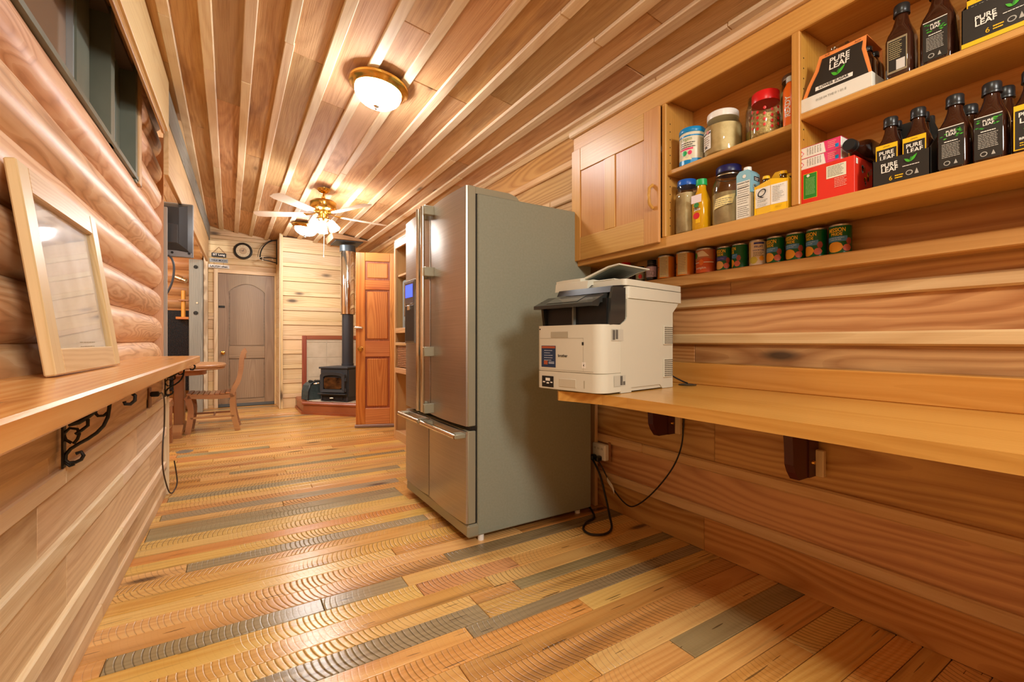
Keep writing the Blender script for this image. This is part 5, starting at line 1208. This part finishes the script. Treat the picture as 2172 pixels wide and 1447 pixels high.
MB().lathe([(.108, 1.63), (.108, 1.715)], n=30).build('support_collar', mat('collar_grey', (78, 86, 90), .4, .3), fp)
sl = lambda x: ceilz(1.442 + x) - .024 - .648
MB().ring([[(-.20, -.20, sl(-.20) - .09), (.17, -.20, sl(.17) - .03), (.17, .20, sl(.17) - .03), (-.20, .20, sl(-.20) - .09)], [(-.20, -.20, sl(-.20) - .08), (.17, -.20, sl(.17) - .02), (.17, .20, sl(.17) - .02), (-.20, .20, sl(-.20) - .08)]]).build('support_plate', mat('plate_slate', (66, 74, 80), .45, .3), fp, smooth=False)
MB().ring([[(-.24, -.24, sl(-.24) - .08), (.22, -.24, sl(.22) - .012), (.22, .24, sl(.22) - .012), (-.24, .24, sl(-.24) - .08)], [(-.26, -.24, sl(-.26)), (.24, -.24, sl(.24)), (.24, .24, sl(.24)), (-.26, .24, sl(-.26))]]).build('ceiling_box', W_CEIL, fp, smooth=False)
cs = thing('coal_scuttle', 'dark grey hooded coal scuttle left of the stove', 'scuttle', (1.015, 6.96, .181), R(20))
prof = [(-.13, 0), (.14, 0), (.15, .20), (.09, .245), (-.06, .235), (-.105, .20), (-.125, .12)]
MB().prism(prof, 'Y', -.10, .10).build('bucket', noisy('scuttle_grey', (58, 70, 70), (72, 84, 84), (30, 30, 30), .5), cs, smooth=False)
MB().tube([(-.14, -.11, 0), (-.135, -.11, .12), (-.11, -.11, .21), (-.06, -.11, .248), (.09, -.11, .255), (.16, -.11, .21)], .009, 6).build('rim', blackm, cs)
MB().tube([(-.05, -.112, .25), (.10, -.112, .252)], .006, 6).build('hinge_bar', steel_hi, cs)
rg = random.Random(9)
for k in range(9): MB().lathe([(0, -.02), (.022, -.010), (.026, .006), (.012, .02), (0, .022)], (-.05 + rg.random() * .15, -.07 + .14 * rg.random(), .245), 7).build('coal_lump', iron, cs)

# ------------------------------------------------------------------ open red door (structure door_2)
dA = Vector((1.237, 5.40, 0)); du = Vector((.405, -.15, 0)).normalized(); DW = .735
d2 = bpy.data.objects.new('door_2', None); COL.objects.link(d2); d2['kind'] = 'structure'
d2.matrix_basis = basis(du, (-du.y, du.x, 0), (dA.x, dA.y, 0))
xs = [0, .103, .378, .46, .635, DW]; zr = [.035, .223, .819, 1.0, 1.592, 1.704, 1.923, 2.022]
for a, b_ in ((0, 1), (2, 3), (4, 5)): wb('stile', d2, (xs[a], -.018, zr[0]), (xs[b_], .018, zr[-1]), W_RED, 'Z', .004)
for x0, x1 in ((xs[1], xs[2]), (xs[3], xs[4])):
    for a, b_ in ((0, 1), (2, 3), (4, 5), (6, 7)): wb('rail', d2, (x0, -.018, zr[a]), (x1, .018, zr[b_]), W_RED, 'X', .004)
    for a, b_ in ((1, 2), (3, 4), (5, 6)):
        wb('panel_ground', d2, (x0, -.005, zr[a]), (x1, .005, zr[b_]), mat('worn_edge', (70, 40, 26), .5) if False else W_MAHO, 'Z', .0)
        wb('raised_panel', d2, (x0 + .022, -.014, zr[a] + .022), (x1 - .022, .014, zr[b_] - .022), W_RED, 'Z', .009)
MB().lathe([(0, -.018), (.030, -.019), (.030, -.024), (.012, -.028), (.012, -.045), (.022, -.052), (.028, -.066), (.022, -.080), (0, -.084)], (.051, 0, .91), 20, axis='Y').build('door_knob', brass, d2)
MB().box((-.015, -.032, 1.14), (.075, -.018, 1.166), 0, .003).cyl((-.01, -.04, 1.153), (.06, -.04, 1.153), .006, 10).build('slide_latch', steel_hi, d2)
MB().box((-.012, -.034, .006), (DW, .024, .036), 0, .004).build('weather_strip', mat('strip_pink', (150, 126, 116), .4, .3), d2, smooth=False)

# ------------------------------------------------------------------ tall bookcase beyond the refrigerator
bc = thing('bookcase', 'tall wooden shelf unit between the refrigerator and the red door', 'bookcase', (1.9, 4.0, 0))
def Q(x, y, z): return (x - 1.9, y - 4.0, z)
YB0, YB1 = 3.45, 4.64
for yy in (YB0, YB1 - .04): wb('face_stile', bc, Q(1.445, yy, 0), Q(1.470, yy + .04, 2.02), W_CASE, 'Z')
for z0, z1 in ((0, .085), (.675, .73), (.955, .985), (1.08, 1.13), (1.945, 2.02)): wb('face_rail', bc, Q(1.446, YB0 + .04, z0), Q(1.469, YB1 - .04, z1), W_CASE, 'Y')
for yy in (YB0 + .005, YB1 - .03): wb('side_panel', bc, Q(1.470, yy, 0), Q(1.895, yy + .022, 2.02), W_CASE, 'Z')
for z in (.06, .70, 1.095, 1.655): wb('shelf_board', bc, Q(1.472, YB0 + .027, z), Q(1.87, YB1 - .03, z + .022), W_CASE, 'Y')
wb('top_board', bc, Q(1.45, YB0, 2.02), Q(1.895, YB1, 2.04), W_CASE, 'Y'); wb('back_board', bc, Q(1.875, YB0 + .027, .06), Q(1.89, YB1 - .03, 2.02), W_CASE, 'Z')
ctv = thing('old_television', 'grey box television on the middle shelf of the bookcase', 'television', (1.50, 4.24, 1.1175))
tvg = mat('tv_grey', (128, 134, 130), .4)
MB().box((0, -.30, 0), (.08, .30, .50), 0, .012).build('front_bezel', tvg, ctv, smooth=False); MB().box((.08, -.26, .03), (.33, .26, .46), 0, .03).build('cabinet_back', mat('tv_case', (70, 74, 72), .5), ctv, smooth=False)
mb = MB(); nn = 8
rows_ = [[(-.004 - .03 * math.cos((i / nn - .5) * PI) * math.cos((j / nn - .5) * PI) ** .6 if 0 < i < nn and 0 < j < nn else -.002, -.24 + .48 * i / nn, .13 + .34 * j / nn) for i in range(nn + 1)] for j in range(nn + 1)]
vv = [p for r_ in rows_ for p in r_]; mb.add(vv, [(j * 9 + i, j * 9 + i + 1, (j + 1) * 9 + i + 1, (j + 1) * 9 + i) for j in range(nn) for i in range(nn)])
mb.build('picture_tube', mat('tube_glass', (120, 92, 70), .1), ctv)
bx('control_flap', ctv, (-.004, -.2, .03), (.002, .22, .09), mat('tv_dark_grey', (80, 86, 84), .4))
bk = thing('wicker_basket', 'woven brown wicker drawer below the old television', 'basket', (1.455, 4.245, .733))
MB().box((.012, -.33, 0), (.36, .33, .215), 0, .01).build('basket_body', wicker, bk, smooth=False)
mb = MB()
for k in range(12): mb.cyl((.010, -.33, .012 + k * .0175), (.010, .33, .012 + k * .0175), .007, 6)
tag(mb.build('woven_strands', wicker, bk), kind='stuff')
bb = thing('storage_box', 'plain reddish box on the bottom shelf of the bookcase', 'box', (1.62, 4.2, .0825))
MB().box((0, -.30, 0), (.22, .30, .42), 0, .004).build('box_body', W_RED, bb, smooth=False); bx('box_lid', bb, (-.008, -.31, .42), (.228, .31, .45), W_RED)
ub = thing('storage_box', 'plain pale wooden box on the top shelf of the bookcase', 'box', (1.62, 4.2, 1.6775))
MB().box((0, -.28, 0), (.20, .28, .20), 0, .004).build('box_body', W_CASE, ub, smooth=False); bx('box_lid', ub, (-.006, -.286, .20), (.206, .286, .222), W_CASE)

# ------------------------------------------------------------------ dining corner
dt = thing('dining_table', 'wooden pedestal dining table with rounded moulded top', 'table', (-.70, 6.15, 0))
def oval(a, c, e=2.8, n=44): return [(a * math.copysign(abs(math.cos(2 * PI * k / n)) ** (2 / e), math.cos(2 * PI * k / n)), c * math.copysign(abs(math.sin(2 * PI * k / n)) ** (2 / e), math.sin(2 * PI * k / n))) for k in range(n)]
mb = MB().ring([[(p[0] * s_, p[1] * s_, z) for p in oval(.67, .52)] for s_, z in ((.955, .690), (.985, .698), (.975, .710), (1.0, .722), (1.0, .738), (.985, .748), (.97, .75))])
mb.build('table_top', W_CHAIR, dt)
MB().prism([(p[0] * .72, p[1] * .72) for p in oval(.67, .52)], 'Z', .635, .692).build('apron', W_CHAIR, dt, smooth=False)
for k, xx in enumerate((.235, -.35)):
    wb('pedestal', dt, (xx - .045, -.11, .09), (xx + .045, .11, .64), W_CHAIR, 'Z', .008)
    MB().prism([(-.40, 0), (-.32, 0), (-.28, .025), (.28, .025), (.32, 0), (.40, 0), (.40, .05), (.16, .105), (-.16, .105), (-.40, .05)], 'X', xx - .045, xx + .045).build('foot', W_CHAIR, dt, smooth=False)
wb('stretcher', dt, (-.31, -.03, .22), (.19, .03, .29), W_CHAIR, 'X', .005)
def chair(label, loc, rz, group):
    # local +x is the front of the chair, y its width
    c = thing('dining_chair', label, 'chair', loc, rz, group=group)
    HW = .20; c.scale = (.77, 1, 1)
    for sy in (-1, 1):
        yv = sy * (HW - .018)
        def curve(pts, wdt, nm):
            P = spline([(p[0], yv, p[1]) for p in pts], 5); rings = []
            for i, p in enumerate(P):
                a = P[max(i - 1, 0)]; b_ = P[min(i + 1, len(P) - 1)]; t_ = (b_ - a).normalized(); nrm = Vector((t_.z, 0, -t_.x)) * wdt
                rings.append([tuple(p - nrm + Vector((0, -.016, 0))), tuple(p + nrm + Vector((0, -.016, 0))), tuple(p + nrm + Vector((0, .016, 0))), tuple(p - nrm + Vector((0, .016, 0)))])
            MB().ring(rings).build(nm, W_CHAIR, c, smooth=False)
        curve([(.30, 0), (.275, .12), (.262, .25), (.285, .36), (.315, .405)], .034, 'leg')
        curve([(-.30, 0), (-.262, .12), (-.235, .26), (-.235, .40)], .034, 'leg')
        curve([(-.225, .39), (-.245, .46), (-.305, .56), (-.335, .68), (-.345, .80), (-.375, .875), (-.40, .895)], .030, 'back_post')
        curve([(.30, .405), (.10, .392), (-.10, .388), (-.24, .40)], .022, 'seat_rail')
        curve([(.265, .17), (-.25, .17)], .009, 'stretcher')
    for k in range(8):
        x = .285 - k * .066; wb('seat_slat', c, (x - .028, -HW, .408 + .012 * ((k - 3.5) / 3.5) ** 2), (x + .028, HW, .424 + .012 * ((k - 3.5) / 3.5) ** 2), W_CHAIR, 'Y', .003)
    wb('back_rail', c, (-.40, -HW + .03, .80), (-.335, HW - .03, .885), W_CHAIR, 'Y', .006)
    for k in range(3): wb('back_slat', c, (-.335 - .006 * k, -HW + .03, .55 + k * .08), (-.31 - .006 * k, HW - .03, .60 + k * .08), W_CHAIR, 'Y', .004)
    wb('cross_stretcher', c, (-.01, -HW + .03, .16), (.012, HW - .03, .18), W_CHAIR, 'Y')
    return c
CG = 'dining chairs at the pedestal table'
chair('curved-leg wooden chair with slatted seat in front of the back door', (-.145, 6.13, 0), R(178), CG)
chair('wooden dining chair half hidden behind the bar shelf end', (-.685, 5.36, 0), R(88), CG)

# flat television hung at the end of the log wall, seen from behind
tv = thing('flat_television', 'flat television seen from behind, hung at the end of the log wall', 'television', (-.62, 4.70, 1.70), R(-3))
MB().box((-.36, 0, -.0), (.36, .03, .45), 0, .006).build('screen_frame', tv_trim, tv, smooth=False)
MB().ring([[(-.355, .0, .01), (.355, 0, .01), (.355, 0, .44), (-.355, 0, .44)], [(-.33, -.035, .055), (.325, -.035, .055), (.325, -.035, .425), (-.33, -.035, .425)], [(-.27, -.062, .10), (.27, -.062, .10), (.27, -.062, .40), (-.27, -.062, .40)]]).build('rear_shell', tv_dark, tv, smooth=False)
MB().box((-.27, -.072, .10), (.265, -.055, .262), 0, .008).box((-.27, -.072, .27), (.17, -.055, .40), 0, .008).build('rear_bulge', mat('tv_panel', (66, 68, 70), .22), tv, smooth=False)
MB().prism([(-.34, .0), (.35, .0), (.35, .035), (.15, .062), (-.34, .075)], 'Y', -.03, -.002).build('rear_skirt', tv_trim, tv, smooth=False)
Face((.12, -.031, .035), (1, 0, 0)).rects(tv, [(-.09, -.022, -.01, .026)], mat('spec_label', (110, 112, 112), .5), 'spec_label'); Face((.12, -.031, .035), (1, 0, 0)).rects(tv, [(-.085, -.02, -.015, -.004)], white, 'spec_label', e=2)
for xx in (.22, .335): MB().cyl((xx, -.033, .03), (xx, -.028, .03), .010, 12).build('screw_recess', black, tv)
MB().tube([(-.05, -.04, .25), (-.05, -.12, .25), (.02, -.155, .25)], .015, 8).build('wall_arm', iron, tv); bx('arm_plate', tv, (-.09, -.08, .16), (-.01, -.06, .34), iron)
cord('power_cable', 'thick grey cord curving down from the hung television', [(-.425, 4.60, 1.695), (-.40, 4.60, 1.67), (-.385, 4.60, 1.60), (-.395, 4.60, 1.49), (-.43, 4.60, 1.39), (-.48, 4.60, 1.32)], .0085, mat('cord_grey', (66, 66, 68), .4))

sp = thing('spot_light', 'brushed metal spotlight can on the dining log wall', 'spotlight', (-.57, 7.86, 1.87))
dd_ = Vector((.11, -.05, -.045))
MB().cyl((-.06, .0, .02), (.01, -.03, -.01), .042, 20).cyl((.008, -.029, -.009), (.055, -.05, -.03), .032, 20).build('lamp_can', steel_hi, sp)
MB().tube([(-.05, .01, .03), (-.08, .06, .06), (-.06, .16, .05)], .009, 8).build('arm', steel_hi, sp)
hd = thing('towel_holder', 'yellow wooden upright towel holder on a little brown shelf by the post', 'holder', (-.546, 7.79, 1.30))
MB().cyl((0, 0, .03), (0, 0, .40), .026, 16).build('upright', mat('yellow_wood', (222, 154, 60), .35), hd); MB().box((-.055, -.06, .255), (.065, .04, .275), 0, .004).build('cross_piece', W_CHAIR, hd, smooth=False)
MB().box((-.082, -.07, 0), (.066, .06, .034), 0, .004).build('shelf_plate', W_RED, hd, smooth=False)
gp = thing('glass_panel', 'large near-black glossy panel standing behind the dining table', 'panel', (-1.05, 7.90, 0))
MB().box((-.60, 0, .30), (.565, .035, 1.43), 0, .006).build('panel_face', noisy('night_panel', (16, 19, 22), (34, 38, 42), (90, 90, 90), .18), gp, smooth=False)
for xx in (-.45, .42): bx('panel_leg', gp, (xx - .03, -.10, 0), (xx + .03, .08, .31), black)
